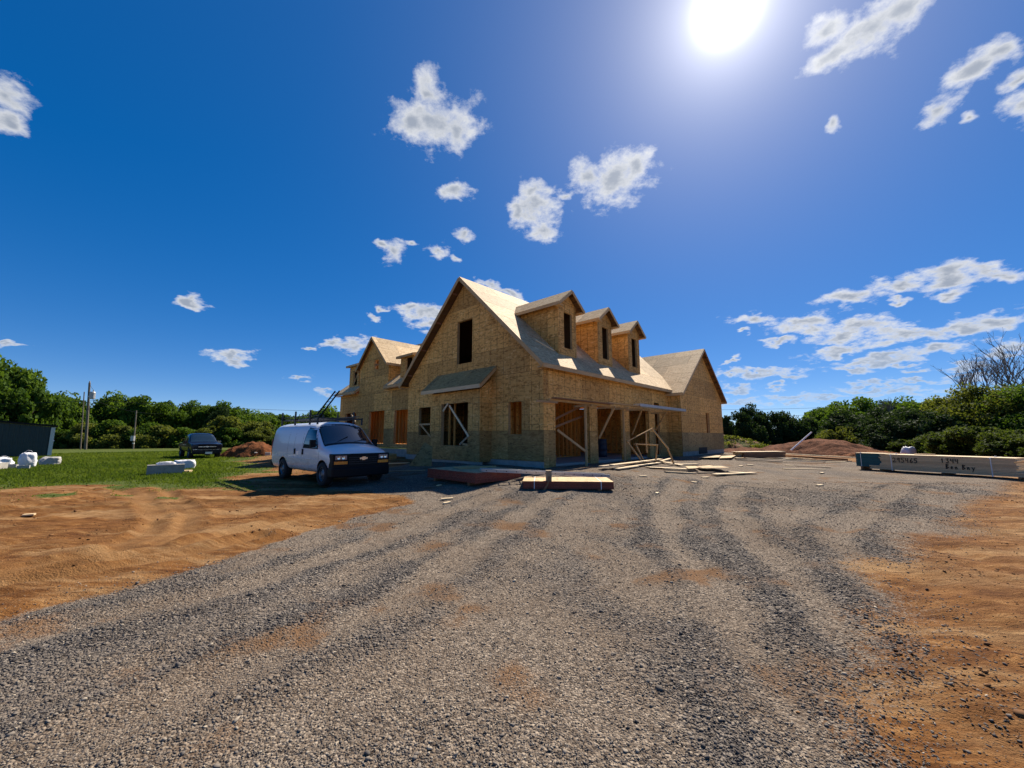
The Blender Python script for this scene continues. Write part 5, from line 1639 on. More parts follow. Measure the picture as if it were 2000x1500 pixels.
def lumber_pile():
    ang = math.atan2(14.89 - 18.3, 18.51 - 16.9)
    e = empty('lumber_stack', (16.72, 18.62, .02), ang, 'long strapped stack of timber with black handwritten numbers at the edge of the gravel', 'lumber stack')
    W_ = 1.15
    # local x runs along the stack towards the right, local y away from the camera
    def course(n, x0, x1, z0, th, y0, y1, mat, nm):
        for i in range(n):
            mb = MB()
            j = rnd.uniform(-.06, .05); k = rnd.uniform(-.010, .006)
            z = z0 + th * i + th / 2
            mb.beam((x0 + j, (y0 + y1) / 2 + k, z), (x1 + j, (y0 + y1) / 2 + k, z), y1 - y0, th - .009)
            mb.build(nm, mat, e)
    for x in (.4, 2.4, 4.4, 6.2):
        mb = MB(); mb.box((x, W_ / 2, .045), (.09, W_, .085)); mb.build('bearer', M['brown_wood'], e)
    course(3, 0, 6.6, .09, .055, 0, W_, M['lvl'], 'timber')
    course(9, .40, 4.35, .258, .055, .01, W_, M['lvl'], 'timber')
    mb = MB(); mb.box((2.37, .57, .765), (3.98, 1.14, .018)); mb.build('top_sheet', M['fresh'], e)
    mb = MB(); mb.box((.18, .60, .169 + .095), (.36, 1.0, .008)); mb.build('top_sheet', M['fresh'], e)
    for x in (.80, 3.75):
        mb = MB(); mb.box((x, -.006, .40), (.03, .006, .70)); mb.box((x, .57, .778), (.03, 1.15, .006)); mb.box((x, -.02, .74), (.05, .035, .05)); mb.box((x, .55, .80), (.05, .05, .04)); mb.build('strap', M['strap'], e)
    # handwriting
    G = {'2': [[(0, .8), (.3, 1), (.6, .8), (.5, .5), (0, 0), (.7, .05)]], '9': [[(.6, .75), (.35, 1), (.05, .75), (.3, .5), (.6, .7), (.6, 1), (.5, 0)]], '5': [[(.7, 1), (.1, 1), (.05, .6), (.45, .62), (.6, .3), (.3, 0), (0, .1)]],
         '4': [[(.1, 1), (.05, .5), (.6, .5)], [(.6, 1), (.5, 0)]], '6': [[(.55, 1), (.1, .5), (.1, .1), (.4, 0), (.6, .3), (.3, .5), (.1, .3)]], '1': [[(0, .7), (.15, 1), (.1, 0)]], '3': [[(0, .95), (.5, 1), (.25, .6), (.55, .3), (.3, 0), (0, .1)]],
         'B': [[(.05, 0), (.1, 1), (.55, .85), (.1, .55), (.6, .25), (.05, 0)]], 'e': [[(.05, .25), (.5, .3), (.3, .55), (.05, .25), (.2, 0), (.5, .08)]], 'n': [[(.05, .5), (.1, 0)], [(.08, .35), (.35, .5), (.45, 0)]],
         'o': [[(.3, .5), (.05, .25), (.3, 0), (.5, .25), (.3, .5)]], 'y': [[(.05, .5), (.25, .1)], [(.55, .5), (.1, -.45)]], 's': [[(.5, .5), (.1, .45), (.45, .2), (.05, 0)]]}
    def write(txt, x, z, hgt, wid):
        mb = MB()
        for ch in txt:
            for stroke in G.get(ch, []):
                for a, b in zip(stroke, stroke[1:]):
                    mb.beam((x + a[0] * wid, -.008, z + a[1] * hgt), (x + b[0] * wid, -.008, z + b[1] * hgt), .006, .026, up=(0, 0, 1) if abs(b[0] - a[0]) > abs(b[1] - a[1]) * .3 else (1, 0, 0), ext=.006)
            x += wid * .98
        mb.build('handwriting', M['ink'], e)
    write('295465', .86, .44, .19, .145)
    write('1344', 2.42, .50, .17, .13)
    write('Ben', 2.52, .27, .18, .13); write('Bny', 2.98, .27, .18, .13)
    # teal bundle behind the left end
    t = empty('teal_lumber_bundle', (16.55, 19.02, .02), ang, 'teal edged bundle of boards behind the left end of the lumber stack', 'board bundle')
    for i in range(8):
        mb = MB(); z = .17 + i * .076
        mb.mi = 0
        mb.beam((-.10 + rnd.uniform(-.004, .004), .45, z + .036), (1.0, .45, z + .036), .80, .072)
        mb.build('board', M['teal'], t)
    mb = MB(); mb.box((.45, .45, .79), (1.12, .82, .02)); mb.build('top_sheet', M['fresh'], t)
    mb = MB(); mb.box((.10, .042, .48), (.02, .006, .62)); mb.box((.10, .45, .803), (.02, .82, .005)); mb.box((.10, .06, .81), (.04, .04, .04)); mb.build('strap', M['strap'], t)
    for x in (.1, .8):
        mb = MB(); mb.box((x, .45, .085), (.09, .8, .165)); mb.build('bearer', M['brown_wood'], t)
    # things lying on and behind the stack
    def onst(x, y, z): 
        return Vector((16.72 + x * cos(ang) - y * sin(ang), 18.62 + x * sin(ang) + y * cos(ang), z))
    single('plastic_cap_strip', 'pale board offcut with white ends lying on top of the lumber stack', 'offcut', M['fresh'], lambda m: m.beam(onst(1.35, .8, .815), onst(2.0, .75, .815), .16, .05))
    single('long_board', 'pale long board lying on the ground past the right end of the lumber stack', 'board', M['fresh'], lambda m: m.beam(onst(4.75, .35, .285), onst(7.2, .3, .285), .30, .04))
lumber_pile()


# loose planks and sheets: (name, ends or corners, width, thick, material, label)
def flat_board(label, a, b, w, t=.038, mat='fresh', dz=.0, name='plank', cat='plank', z=None):
    za, zb = (gz(*a) + t / 2 + .012 + dz, gz(*b) + t / 2 + .012 + dz) if z is None else z
    return single(name, label, cat, M[mat], lambda m: m.beam((*a, za), (*b, zb), w, t), group='loose boards lying in front of the house')


flat_board('longest plank of the pile along the garage front, nearest the slab', (3.3, 14.75), (7.1, 19.35), .24, dz=.10, mat='grey_wood')
flat_board('pale plank on top of the pile along the garage front', (3.75, 15.0), (7.15, 19.1), .20, dz=.14)
flat_board('pale plank on the gravel side of the long planks along the garage front', (4.3, 15.55), (6.75, 18.35), .26, dz=.03)
flat_board('short pale plank at the near end of the garage front pile', (3.9, 14.9), (5.1, 16.3), .22, dz=.03)
flat_board('plank lying crosswise at the far end of the garage front pile', (6.9, 19.0), (7.6, 17.7), .20, dz=.05)
flat_board('plank pointing at the timber frame from the far end of the garage front pile', (6.95, 18.6), (8.1, 20.3), .16, dz=.08)
flat_board('short offcut resting on the crossing planks near the timber frame', (7.35, 18.9), (7.85, 18.95), .14, dz=.05)
flat_board('thin pale plank behind the sawn sheets', (7.5, 18.15), (8.7, 18.65), .18, dz=.02)
flat_board('broad pale board at the front of the sawn sheets', (5.55, 16.30), (7.45, 16.75), .42, t=.018, mat='fresh', dz=.02)
flat_board('narrow strip lying along the front of the broad pale board', (6.1, 16.0), (7.4, 16.25), .12, dz=.0, mat='grey_wood')
flat_board('thin pale strip lying alone on the gravel nearest the camera', (5.8, 15.1), (7.15, 15.55), .14, dz=.0)
flat_board('short brown edged strip beside the thin pale strip', (7.35, 15.8), (8.2, 16.2), .12, dz=.0, mat='grey_wood')
flat_board('long pale plank at the right front of the scattered boards', (7.75, 15.35), (10.1, 16.65), .24, dz=.03)
flat_board('pale plank tucked under the right end of the sawn sheets', (9.1, 16.85), (10.0, 16.75), .22, dz=.0)
flat_board('pale scrap behind the sawn sheets', (8.6, 17.95), (9.1, 18.2), .2, dz=.02)


def flat_sheet(label, pts, t=.012, dz=.0, mat='osb_roof'):
    z = max(gz(*p) for p in pts) + .02 + dz
    c = [(*p, z) for p in pts]
    mb = MB()
    uv = [(p[0], p[1]) for p in pts]
    mb.poly([(x, y, z + t) for x, y, z in c], uv); mb.poly([(x, y, z) for x, y, z in c][::-1], uv[::-1])
    for i in range(4):
        a, b = c[i], c[(i + 1) % 4]
        mb.poly([a, b, (b[0], b[1], b[2] + t), (a[0], a[1], a[2] + t)])
    return mb.build('board_sheet', M[mat], label=label, cat='board sheet', group='loose boards lying in front of the house')


flat_sheet('square strand board offcut lying nearest among the sawn sheets', [(7.10, 16.05), (7.72, 16.45), (8.05, 17.5), (7.5, 17.25)], dz=.06)
flat_sheet('large strand board sheet lying right of the square offcut', [(7.95, 16.65), (9.2, 16.85), (9.35, 17.85), (8.15, 17.7)], dz=.04)
flat_sheet('strand board sheet lying by the right wing, left one of two side by side', [(10.25, 21.8), (11.55, 22.2), (12.95, 24.6), (11.8, 24.3)], dz=.02)
flat_sheet('strand board sheet lying by the right wing, right one of two side by side', [(11.58, 22.2), (12.5, 22.65), (14.4, 25.5), (13.0, 24.65)], dz=.025)

# lumber spread between the wing and the dirt heaps
def rb(label, a, b, w=.2, h=.04, dz=.0, mat='fresh'):
    single('plank', label, 'plank', M[mat], lambda m: m.beam((*a, gz(*a) + h / 2 + .015 + dz), (*b, gz(*b) + h / 2 + .015 + dz), w, h), group='boards spread towards the dirt heaps')


st_ = empty('beam_bundle', (16.3, 26.0, gz(16.3, 26.0) + .03), radians(14), 'low bundle of long dark edged beams at the right of the house', 'beam bundle', group='boards spread towards the dirt heaps')
for i in range(5):
    for j in range(2):
        mb = MB(); mb.beam((-1.75 + rnd.uniform(-.1, .1), -.30 + i * .15, .10 + j * .17), (1.6 + rnd.uniform(-.05, .1), -.30 + i * .15, .10 + j * .17), .14, .16); mb.build('beam', M['brown_wood'] if i == 0 else M['fresh'], st_)
mb = MB(); mb.box((-.2, 0, .39), (3.6, .75, .03)); mb.build('top_board', M['fresh'], st_)
rb('longest pale plank running from behind the beam bundle to the teal bundle', (17.0, 27.6), (21.9, 25.2), .28, .05, .22)
rb('brown plank under the longest pale plank', (17.4, 27.9), (21.6, 25.6), .22, .12, .04, 'brown_wood')
rb('long pale plank in front of the beam bundle', (13.9, 23.7), (18.7, 23.85), .22, .05, .05)
rb('dark plank nearest the gravel in front of the beam bundle', (12.8, 22.7), (15.6, 23.05), .2, .05, .02, 'grey_wood')
rb('pale plank by the right corner of the house', (13.9, 26.3), (15.0, 26.6), .25, .05, .05)
rb('wide pale board leaning out behind the beam bundle', (18.2, 27.0), (20.2, 26.6), .6, .03, .06)
rb('pale board at the right end of the beam bundle', (17.5, 25.9), (19.5, 26.9), .3, .04, .03)
rb('grey strip beside the teal bundle', (19.2, 26.4), (21.6, 25.3), .16, .04, .0, 'grey_wood')
rb('thin curved looking strip near the teal bundle', (18.9, 24.1), (20.9, 24.9), .13, .03)
rb('small white scrap board alone on the gravel', (14.55, 21.2), (14.9, 21.1), .2, .03)
rb('thin dark strip, upper one of two on open gravel', (15.0, 21.1), (16.1, 20.1), .13, .03, 0, 'grey_wood')
rb('thin pale strip, lower one of two on open gravel', (13.1, 19.3), (14.9, 18.95), .13, .03)
rb('pale plank beside the pair of board sheets', (13.4, 23.9), (14.6, 24.6), .26, .04)
rb('short brown plank end right of the pair of board sheets', (14.3, 24.5), (15.0, 24.7), .26, .06, .0, 'brown_wood')

single('plastic_pipe', 'white plastic pipe slanting up in front of the dirt heap', 'pipe', M['pvc'], lambda m: m.tube([(21.95, 31.2, .50), (23.95, 31.5, 1.93)], .055, 10), smooth=True)

# leaning sheet by the left corner, plank on the ground, site ramp
single('leaning_sheet', 'cut strand board piece leaning on the left corner of the gable wall', 'board sheet', M['osb_low2'], lambda m: m.prism([(0, 0), (1.12, 0), (1.0, .85), (.55, 1.05)], (-4.45, 17.25, gz(-4.4, 17.2) + .01), Vector((.93, -.36, 0)).normalized(), Vector((.12, .22, .97)).normalized(), Vector((.93, -.36, 0)).normalized().cross(Vector((.12, .22, .97)).normalized()), 0, .012))
flat_board('weathered plank on the ground between the van and the board stack', (-5.2, 16.0), (-3.4, 15.5), .12, mat='grey_wood')
flat_board('sunlit plank end on the ground behind the front of the van', (-6.0, 18.8), (-4.75, 18.3), .2, dz=.02)
single('ramp', 'dark plywood ramp sloping up to the front porch behind the van', 'ramp', M['osb_low'], lambda m: m.prism([(0, 0), (2.6, 0), (2.6, .5), (2.2, .42), (0, .03)], (-8.2, 19.6, .18), Vector((.78, .62, 0)).normalized(), AZ, Vector((.62, -.78, 0)).normalized(), -1.2, 0))

# timber scaffold along the garage front
def scaffold():
    def H(u, v, z):
        return (u, v, z)
    e = empty('timber_scaffold', HC, YAW, 'makeshift timber scaffold of posts and brackets along the garage bays', 'scaffold')
    for u, v in ((2.02, -.62), (5.35, -.62)):
        board('post', (u, v, -.25), (u, v, 2.60), .09, .045, M['wood'], e)
    for (u0, z0), (u1, z1) in (((4.02, 1.15), (4.0, 2.50)), ((7.3, 1.31), (6.8, 2.53)), ((10.3, 1.6), (9.75, 2.5))):
        board('bracket_brace', (u0, -.05, z0), (u1, -.86, z1), .04, .09, M['wood'], e)
        board('bracket_arm', (u1 + .0, -.04, z1 + .05), (u1 + .0, -.95, z1 + .05), .04, .09, M['wood'], e)
    board('low_brace', (.80, -.06, 1.49), (2.0, -.60, .62), .04, .09, M['wood'], e)
    for u, z in ((2.1, 2.52), (5.3, 2.56)):
        board('bracket_arm', (u - .06, -.04, z), (u - .06, -.95, z), .04, .09, M['wood'], e)
    board('ledger', (-.55, -.70, 2.60), (3.9, -.70, 2.62), .04, .09, M['wood'], e)
    board('walk_board', (-.45, -.86, 2.66), (3.8, -.86, 2.68), .24, .045, M['brown_wood'], e)
    board('walk_board', (3.4, -.84, 2.72), (6.6, -.84, 2.73), .24, .04, M['wood'], e)
    board('tie_board', (-.45, -.015, 2.60), (.85, -.05, 2.62), .03, .09, M['wood'], e)
    w = empty('walk_plank', HC, YAW, 'grey aluminium walk plank resting on the scaffold at the right of the garage bays', 'scaffold plank')
    board('deck', (6.2, -.93, 2.80), (12.3, -.93, 2.82), .36, .035, M['alu_dull'], w)
    for v in (-.76, -1.10):
        board('side_rail', (6.2, v, 2.77), (12.3, v, 2.79), .03, .14, M['alu_dull'], w)
    for u in (6.19, 12.31):
        mb = MB(); mb.box((u, -.93, 2.78), (.02, .36, .12)); mb.build('end_cap', M['alu'], w)
scaffold()


def sawhorse():
    e = empty('wooden_horse', (0, 0, 0), 0, 'tilted open frame of pale timbers standing before the third garage bay', 'timber frame')
    yaw = YAW
    O = Vector((6.1, 17.6, gz(6.1, 17.6)))
    def P(px, py, pz):
        return Vector((px, py, pz))
    # two leaning side frames joined by rails
    A0, A1 = P(6.15, 18.3, .36), P(5.45, 18.25, 1.36)      # near left leg
    B0, B1 = P(6.95, 18.25, .38), P(6.30, 18.6, 1.86)
    def bd(n, p, q, w=.09, t=.038): board(n, p, q, t, w, M['wood'], e, up=(.3, -.9, .2))
    bd('top_rail', P(5.25, 18.1, 1.36), P(6.55, 18.3, 1.98), .13)
    bd('leg', P(5.30, 18.12, 1.33), P(5.98, 18.05, .36), .08)
    bd('leg', P(5.72, 18.35, 1.28), P(6.06, 18.15, .36), .08)
    bd('leg', P(6.52, 18.32, 1.96), P(7.18, 18.15, 1.02), .08)
    bd('leg', P(7.12, 18.12, 1.06), P(7.36, 18.1, .36), .08)
    bd('stretcher', P(5.70, 18.5, 1.24), P(6.85, 18.6, 1.20), .12)
    bd('leg', P(6.42, 18.9, 1.78), P(6.42, 18.9, .82), .07)
    bd('leg', P(6.85, 18.65, 1.2), P(6.72, 18.6, .40), .07)
sawhorse()

mbx = empty('plastic_barrel', (HC.x + 7.5 * HU[0] + 1.9 * HV[0], HC.y + 7.5 * HU[1] + 1.9 * HV[1], HC.z + .105), 0, 'dark blue plastic barrel standing inside the middle garage bay', 'barrel')
mb = MB(); mb.lathe([(0, 0), (.27, 0), (.29, .03), (.30, .3), (.285, .32), (.30, .34), (.30, .62), (.285, .64), (.30, .66), (.28, .92), (.25, .95)], (0, 0, 0), 'z', 24); mb.build('drum', M['barrel'], mbx, smooth=True, weld=True)
mb = MB(); mb.lathe([(.27, .952), (.27, .985), (0, .985)], (0, 0, 0), 'z', 24); mb.build('lid', M['barrel'], mbx, smooth=False)

# small sunlit scraps on the gravel
SCR = [(-1.62, 10.05, .30, .09, .4), (-1.55, 9.6, .22, .07, 1.0), (4.5, 13.7, .35, .07, .5), (7.1, 14.7, .3, .12, .3), (11.2, 19.5, .3, .16, .8), (12.2, 20.4, .4, .12, .2), (-9.9, 8.3, .16, .12, .6), (-2.2, 12.1, .18, .1, 1.3), (9.9, 12.9, .25, .1, .3), (3.9, 10.8, .18, .06, .9), (13.2, 17.0, .32, .1, .6), (6.0, 13.2, .2, .1, 2.0)]
SCL = ['left one of two pale wood scraps at the tip of the house shadow', 'nearer one of two pale wood scraps at the tip of the house shadow', 'pale wood scrap on the gravel in front of the first garage bay', 'pale wood scrap on the gravel in front of the sawn sheets', 'pale wood scrap between the scattered boards and the lumber stack', 'longer wood scrap farther out between the scattered boards and the lumber stack', 'pale scrap alone on the bare dirt at the left', 'pale scrap in the house shade beside the board stack', 'pale wood scrap on the open gravel left of the lumber stack', 'pale wood scrap right of the sunlit board stack', 'pale wood scrap on the gravel close to the lumber stack', 'pale wood scrap on the gravel behind the sunlit board stack']
for i, (x, y, l, w, a) in enumerate(SCR):
    single('wood_scrap', SCL[i], 'wood scrap', M['fresh'], lambda m: m.box((x, y, gz(x, y) + .025), (l, w, .03), a), group='wood scraps dropped about the site')


def sack(name, label, c, sz, rz, seed, loops=0, cat='sack', mat='bag'):
    """A slumped woven sack."""
    r = np.random.RandomState(seed)
    bm = bmesh.new()
    bmesh.ops.create_cube(bm, size=1.0)
    bmesh.ops.subdivide_edges(bm, edges=bm.edges, cuts=7, use_grid_fill=True)
    for v in bm.verts:
        x, y, z = v.co
        p = Vector((x, y, z))
        sph = p.normalized() * .62
        q = p.lerp(sph, .45)
        n_ = float(fbm(np.array([x * 2 + z + seed]), np.array([y * 2 - z + seed * 2]), 2.0, 3)[0]) - .5
        q += p.normalized() * n_ * .38
        bulge = 1 + .18 * (0.3 - (z + .5))
        v.co = Vector((q.x * sz[0] * bulge, q.y * sz[1] * bulge, max(0, (q.z + .5)) * sz[2]))
    me = bpy.data.meshes.new(name); bm.to_mesh(me); bm.free()
    me.materials.append(M[mat])
    me.polygons.foreach_set('use_smooth', [True] * len(me.polygons))
    e = empty(name, (c[0], c[1], gz(c[0], c[1]) + (c[2] if len(c) > 2 else 0) - .02), rz, label, cat)
    b = bpy.data.objects.new('sack_body', me); link(b, e)
    for k in range(loops):
        mb = MB()
        s = -1 if k % 2 else 1
        y0 = s * sz[1] * .3
        pts = [(-sz[0] * .4 + sz[0] * .8 * i / 10, y0, sz[2] * .86 + sin(pi * i / 10) * sz[2] * .36) for i in range(11)]
        for a, b_ in zip(pts, pts[1:]):
            mb.beam(a, b_, .07, .012, up=(0, 0, 1), ext=.01)
        mb.build('lifting_loop', M[mat], e)
    return e


def cmu(label, x, y, rz, up=0.0, n=1):
    e = empty('concrete_block', (x, y, gz(x, y) + up), rz, label, 'concrete block')
    mb = MB()
    L, D, Hh = .40, .20, .20
    for yy in (-D / 2 + .016, D / 2 - .016):
        mb.box((0, yy, Hh / 2), (L, .032, Hh))
    for xx in (-L / 2 + .016, 0, L / 2 - .016):
        mb.box((xx, 0, Hh / 2), (.032, D - .066, Hh - .002))
    mb.build('block_shell', M['block'], e)


sack('bulk_bag', 'tall white bulk bag with a lifting loop among the blocks at the far left', (-25.1, 20.6), (.56, .46, .74), .85, 3, 1)
sack('bulk_bag', 'low slumped white bulk bag left of the tall one', (-26.9, 21.0), (.70, .5, .48), .8, 5, 1)
sack('stone_bag', 'mottled round topped bag at the right of the tall white bag', (-26.0, 22.4), (.72, .45, .44), .85, 9, 0, mat='block')
sack('white_sack', 'half empty white sack lying behind the grey slab block on the grass', (-16.1, 19.6), (.80, .42, .46), .7, 12, 0)
sack('white_sack', 'white sack seen over the lumber stack by the dark bushes', (30.2, 30.2, .0), (.8, .6, .80), .2, 15, 0)
sack('crumpled_sheeting', 'crumpled pale sheeting lying on the grey slab block', (-14.75, 16.98, .40), (.55, .24, .13), .7, 19, 0, cat='sheeting')


def palette_block(name, label, c, sz, rz, mat, cat, up=0.0):
    mb = MB(); mb.box((0, 0, sz[2] / 2), sz)
    o = mb.build(name, mat, label=label, cat=cat, bevel=.012)
    o.location = (c[0], c[1], gz(c[0], c[1]) + up); o.rotation_euler = (0, 0, rz)
    return o


palette_block('slab_block', 'long grey concrete slab block lying on the grass in front of the pickup', (-14.7, 16.95), (1.20, .42, .40), radians(40), M['concrete'], 'concrete block')
palette_block('slab_offcut', 'pale flat offcut beside the grey slab block', (-14.3, 17.55), (.3, .3, .12), .3, M['fresh'], 'offcut')
cmu('concrete block left of the tall white bulk bag, lower one', -25.0, 19.9, .5)
cmu('concrete block on top beside the tall white bulk bag', -25.6, 20.3, .3, .0)
cmu('concrete block standing nearest the camera at the far left', -23.9, 19.5, .7)
palette_block('block_pallet', 'grey pile of flat slabs at the left edge with a white sheet on it', (-25.3, 18.8), (1.6, 1.0, .34), .4, M['concrete'], 'slab pile')
palette_block('timber_block', 'orange sunlit timber block end at the far left', (-23.75, 18.25), (.30, .26, .26), .5, M['fresh'], 'timber block')
palette_block('white_sheet', 'white sheet lying on the grey slab pile at the left edge', (-25.3, 18.8), (1.3, .7, .03), .45, M['bag'], 'sheet', up=.345)


# ---------------------------------------------------------------- dirt heaps
def heap(name, label, cx, cy, rx, ry, h, seed, mat, rot=0.0, cat='dirt heap', z0=-.05):
    n = 56
    ax = np.linspace(-1.15, 1.15, n)
    X, Y = np.meshgrid(ax, ax)
    r = np.hypot(X, Y) + (fbm(X + seed, Y + seed, 1.6, 4, seed) - .5) * .55
    prof = np.clip(1 - r, 0, 1)
    z = h * (1 - (1 - prof) ** 1.7) * (.75 + .5 * fbm(X * 1.2 + seed, Y * 1.2, 1.3, 3, seed + 1)) + sstep(0, .2, prof) * (fbm(X, Y, 7, 4, seed + 2) - .5) * .34 * min(1, h)
    z = np.where(prof <= 0, -.25, z)
    x = cx + (X * rx * cos(rot) - Y * ry * sin(rot)); y = cy + (X * rx * sin(rot) + Y * ry * cos(rot))
    V = np.stack([x.ravel(), y.ravel(), (height(x.ravel(), y.ravel()) + z.ravel() + z0)], 1)
    idx = np.arange(n * n).reshape(n, n)
    F = np.stack([idx[:-1, :-1], idx[:-1, 1:], idx[1:, 1:], idx[1:, :-1]], -1).reshape(-1, 4)
    return np_mesh(name, V, F, mat, label=label, cat=cat)


def heap_mat(name, a, b_, c=None, gfrac=0.0):
    m, t, b = material(name)
    co = t.new('ShaderNodeNewGeometry').outputs['Position']
    n = t.noise(co, 3.0, 7, .65); n2 = t.noise(co, 14, 5, .65)
    col = t.mix(t.rng(t.math('ADD', t.math('MULTIPLY', n, .55), t.math('MULTIPLY', n2, .45)), .35, .65), a, b_)
    if c:
        g = t.noise(co, .9, 5, .6)
        col = t.mix(t.rng(g, .5 - gfrac, .62 - gfrac), col, t.mix(n2, tuple(x * .6 for x in c), c))
    t.put(b.inputs['Base Color'], col); b.inputs['Roughness'].default_value = .95; b.inputs['Specular IOR Level'].default_value = .1
    bp = t.new('ShaderNodeBump'); bp.inputs['Distance'].default_value = .09
    t.put(bp.inputs['Height'], t.math('ADD', n, t.math('MULTIPLY', n2, .6))); t.l.new(bp.outputs[0], b.inputs['Normal'])
    return m
M['heap'] = heap_mat('red_heap', (0.075, 0.025, 0.009), (0.21, 0.080, 0.030))
M['heap_dark'] = heap_mat('dark_heap', (0.060, 0.023, 0.012), (0.19, 0.075, 0.036))
M['heap_green'] = heap_mat('weedy_heap', (0.10, 0.055, 0.03), (0.20, 0.11, 0.06), (0.10, 0.115, 0.035), .06)
heap('dirt_heap', 'reddish dirt heap on the grass between the pickup and the van', -20.6, 31.6, 2.3, 1.9, 1.08, 1, M['heap'])
heap('dirt_heap', 'weedy old dirt heap right behind the house corner', 21.5, 43.5, 6.6, 4.0, 2.0, 2, M['heap_green'])
heap('dirt_heap', 'long dark dirt heap under the white pipe', 28.2, 36.5, 5.6, 3.0, 1.25, 3, M['heap_dark'], -.35)
heap('dirt_heap', 'small red dirt heap behind the teal bundle', 27.6, 30.2, 2.6, 1.6, .55, 4, M['heap'], -.3)
heap('dirt_heap', 'low spread of red dirt at the far left end of the dark heap', 21.8, 37.5, 3.2, 2.0, .6, 6, M['heap_dark'], 0)
for x, y, sx, sy, sz, a in ((-19.3, 29.9, .7, .18, .06, 2.2), (-18.4, 29.9, .35, .3, .22, .5)):
    palette_block('rubble_piece', 'pale slab piece half sunk in the reddish dirt heap' if sx > .5 else 'pale rubble lump at the foot of the reddish dirt heap', (x, y), (sx, sy, sz), a, M['block'], 'rubble', up=.25 if sx > .5 else .0)


def weeds(name, label, spots, seed, n=1400):
    r = np.random.RandomState(seed)
    P = []; T = []
    for cx, cy, cz, rad, h in spots:
        k = n // len(spots)
        a = r.uniform(0, 2 * pi, k); q = rad * np.sqrt(r.rand(k))
        x, y = cx + np.cos(a) * q, cy + np.sin(a) * q
        z = cz + r.rand(k) * h
        s = r.uniform(.05, .14, k)
        u = r.normal(size=(k, 3)); u /= np.linalg.norm(u, axis=1)[:, None]
        w = r.normal(size=(k, 3)); w -= (w * u).sum(1)[:, None] * u; w /= np.linalg.norm(w, axis=1)[:, None]
        c = np.stack([x, y, z], 1)
        P.append(np.stack([c - u * s[:, None], c + w * s[:, None] * .6, c + u * s[:, None], c - w * s[:, None] * .6], 1)); T.append(r.rand(k))
    V = np.concatenate(P).reshape(-1, 3); T = np.concatenate(T)
    F = np.arange(len(V)).reshape(-1, 4)
    np_mesh(name, V, F, M['leaf_olive'], attrs={'tint': ('FACE', T)}, label=label, cat='weeds', kind='stuff')
wsp = []
for i in range(46):
    a = rnd.uniform(-1, 1); x = 21.5 + a * 5.4; y = 43.5 - rnd.uniform(.3, 3.4)
    f = max(0, 1 - ((x - 21.5) / 6.6) ** 2 - ((y - 43.5) / 4) ** 2)
    wsp.append((x, y, 1.6 * f ** .7 - .1, .5, .35))
weeds('weeds', 'green weeds growing over the old dirt heap', wsp, 4, 2600)

# ---------------------------------------------------------------- shed, poles, lines
def shed():
    e = empty('metal_shed', (-36.75, 31.5, gz(-36.75, 31.5)), radians(180 + 49), 'dark green metal shed with a pale corner trim at the left edge of the field', 'shed')
    # local x runs left along the wall, local y towards the field behind
    L = 9.0
    mb = MB()
    n = 36
    def zt(x): return 2.32 + .11 * x
    for i in range(n):
        x0, x1 = i * L / n, (i + 1) * L / n
        m = x0 + (x1 - x0) * .7
        for a, b, ya, yb in ((x0 + .0, m - .04, 0, 0), (m - .04, m, 0, .03), (m, x1 - .04, .03, .03), (x1 - .04, x1, .03, 0)):
            mb.poly([(a, ya, 0), (b, yb, 0), (b, yb, zt(b)), (a, ya, zt(a))])
    mb.build('wall_cladding', M['shed_green'], e)
    mb = MB(); mb.poly([(0, -.02, 0), (0, -6, 0), (0, -6, 2.3), (0, -.02, 2.3)]); mb.build('side_wall', M['shed_green'], e)
    board('corner_trim', (-.02, .02, 0), (-.02, .02, 2.30), .22, .08, M['tan_metal'], e, up=(0, 1, 0))
    board('roof_edge', (-.25, .06, 2.40), (L, .06, zt(L) + .08), .12, .14, M['black'], e)
    mb = MB(); mb.prism([(-.25, 0), (L, 0), (L, 6.2), (-.25, 6.2)], (0, .1, 2.42), Vector((1, 0, .11)).normalized(), Vector((0, -1, 0)), Vector((-.11, 0, 1)).normalized(), 0, .05); mb.build('roof', M['black'], e)
    mb = MB(); mb.box((-.12, .06, 1.25), (.12, .06, .05)); mb.build('latch', M['alu'], e)
M['shed_green'] = plain('dark_green_metal', (0.022, 0.040, 0.038), 0.55, vary=0.2, scale=4)
shed()


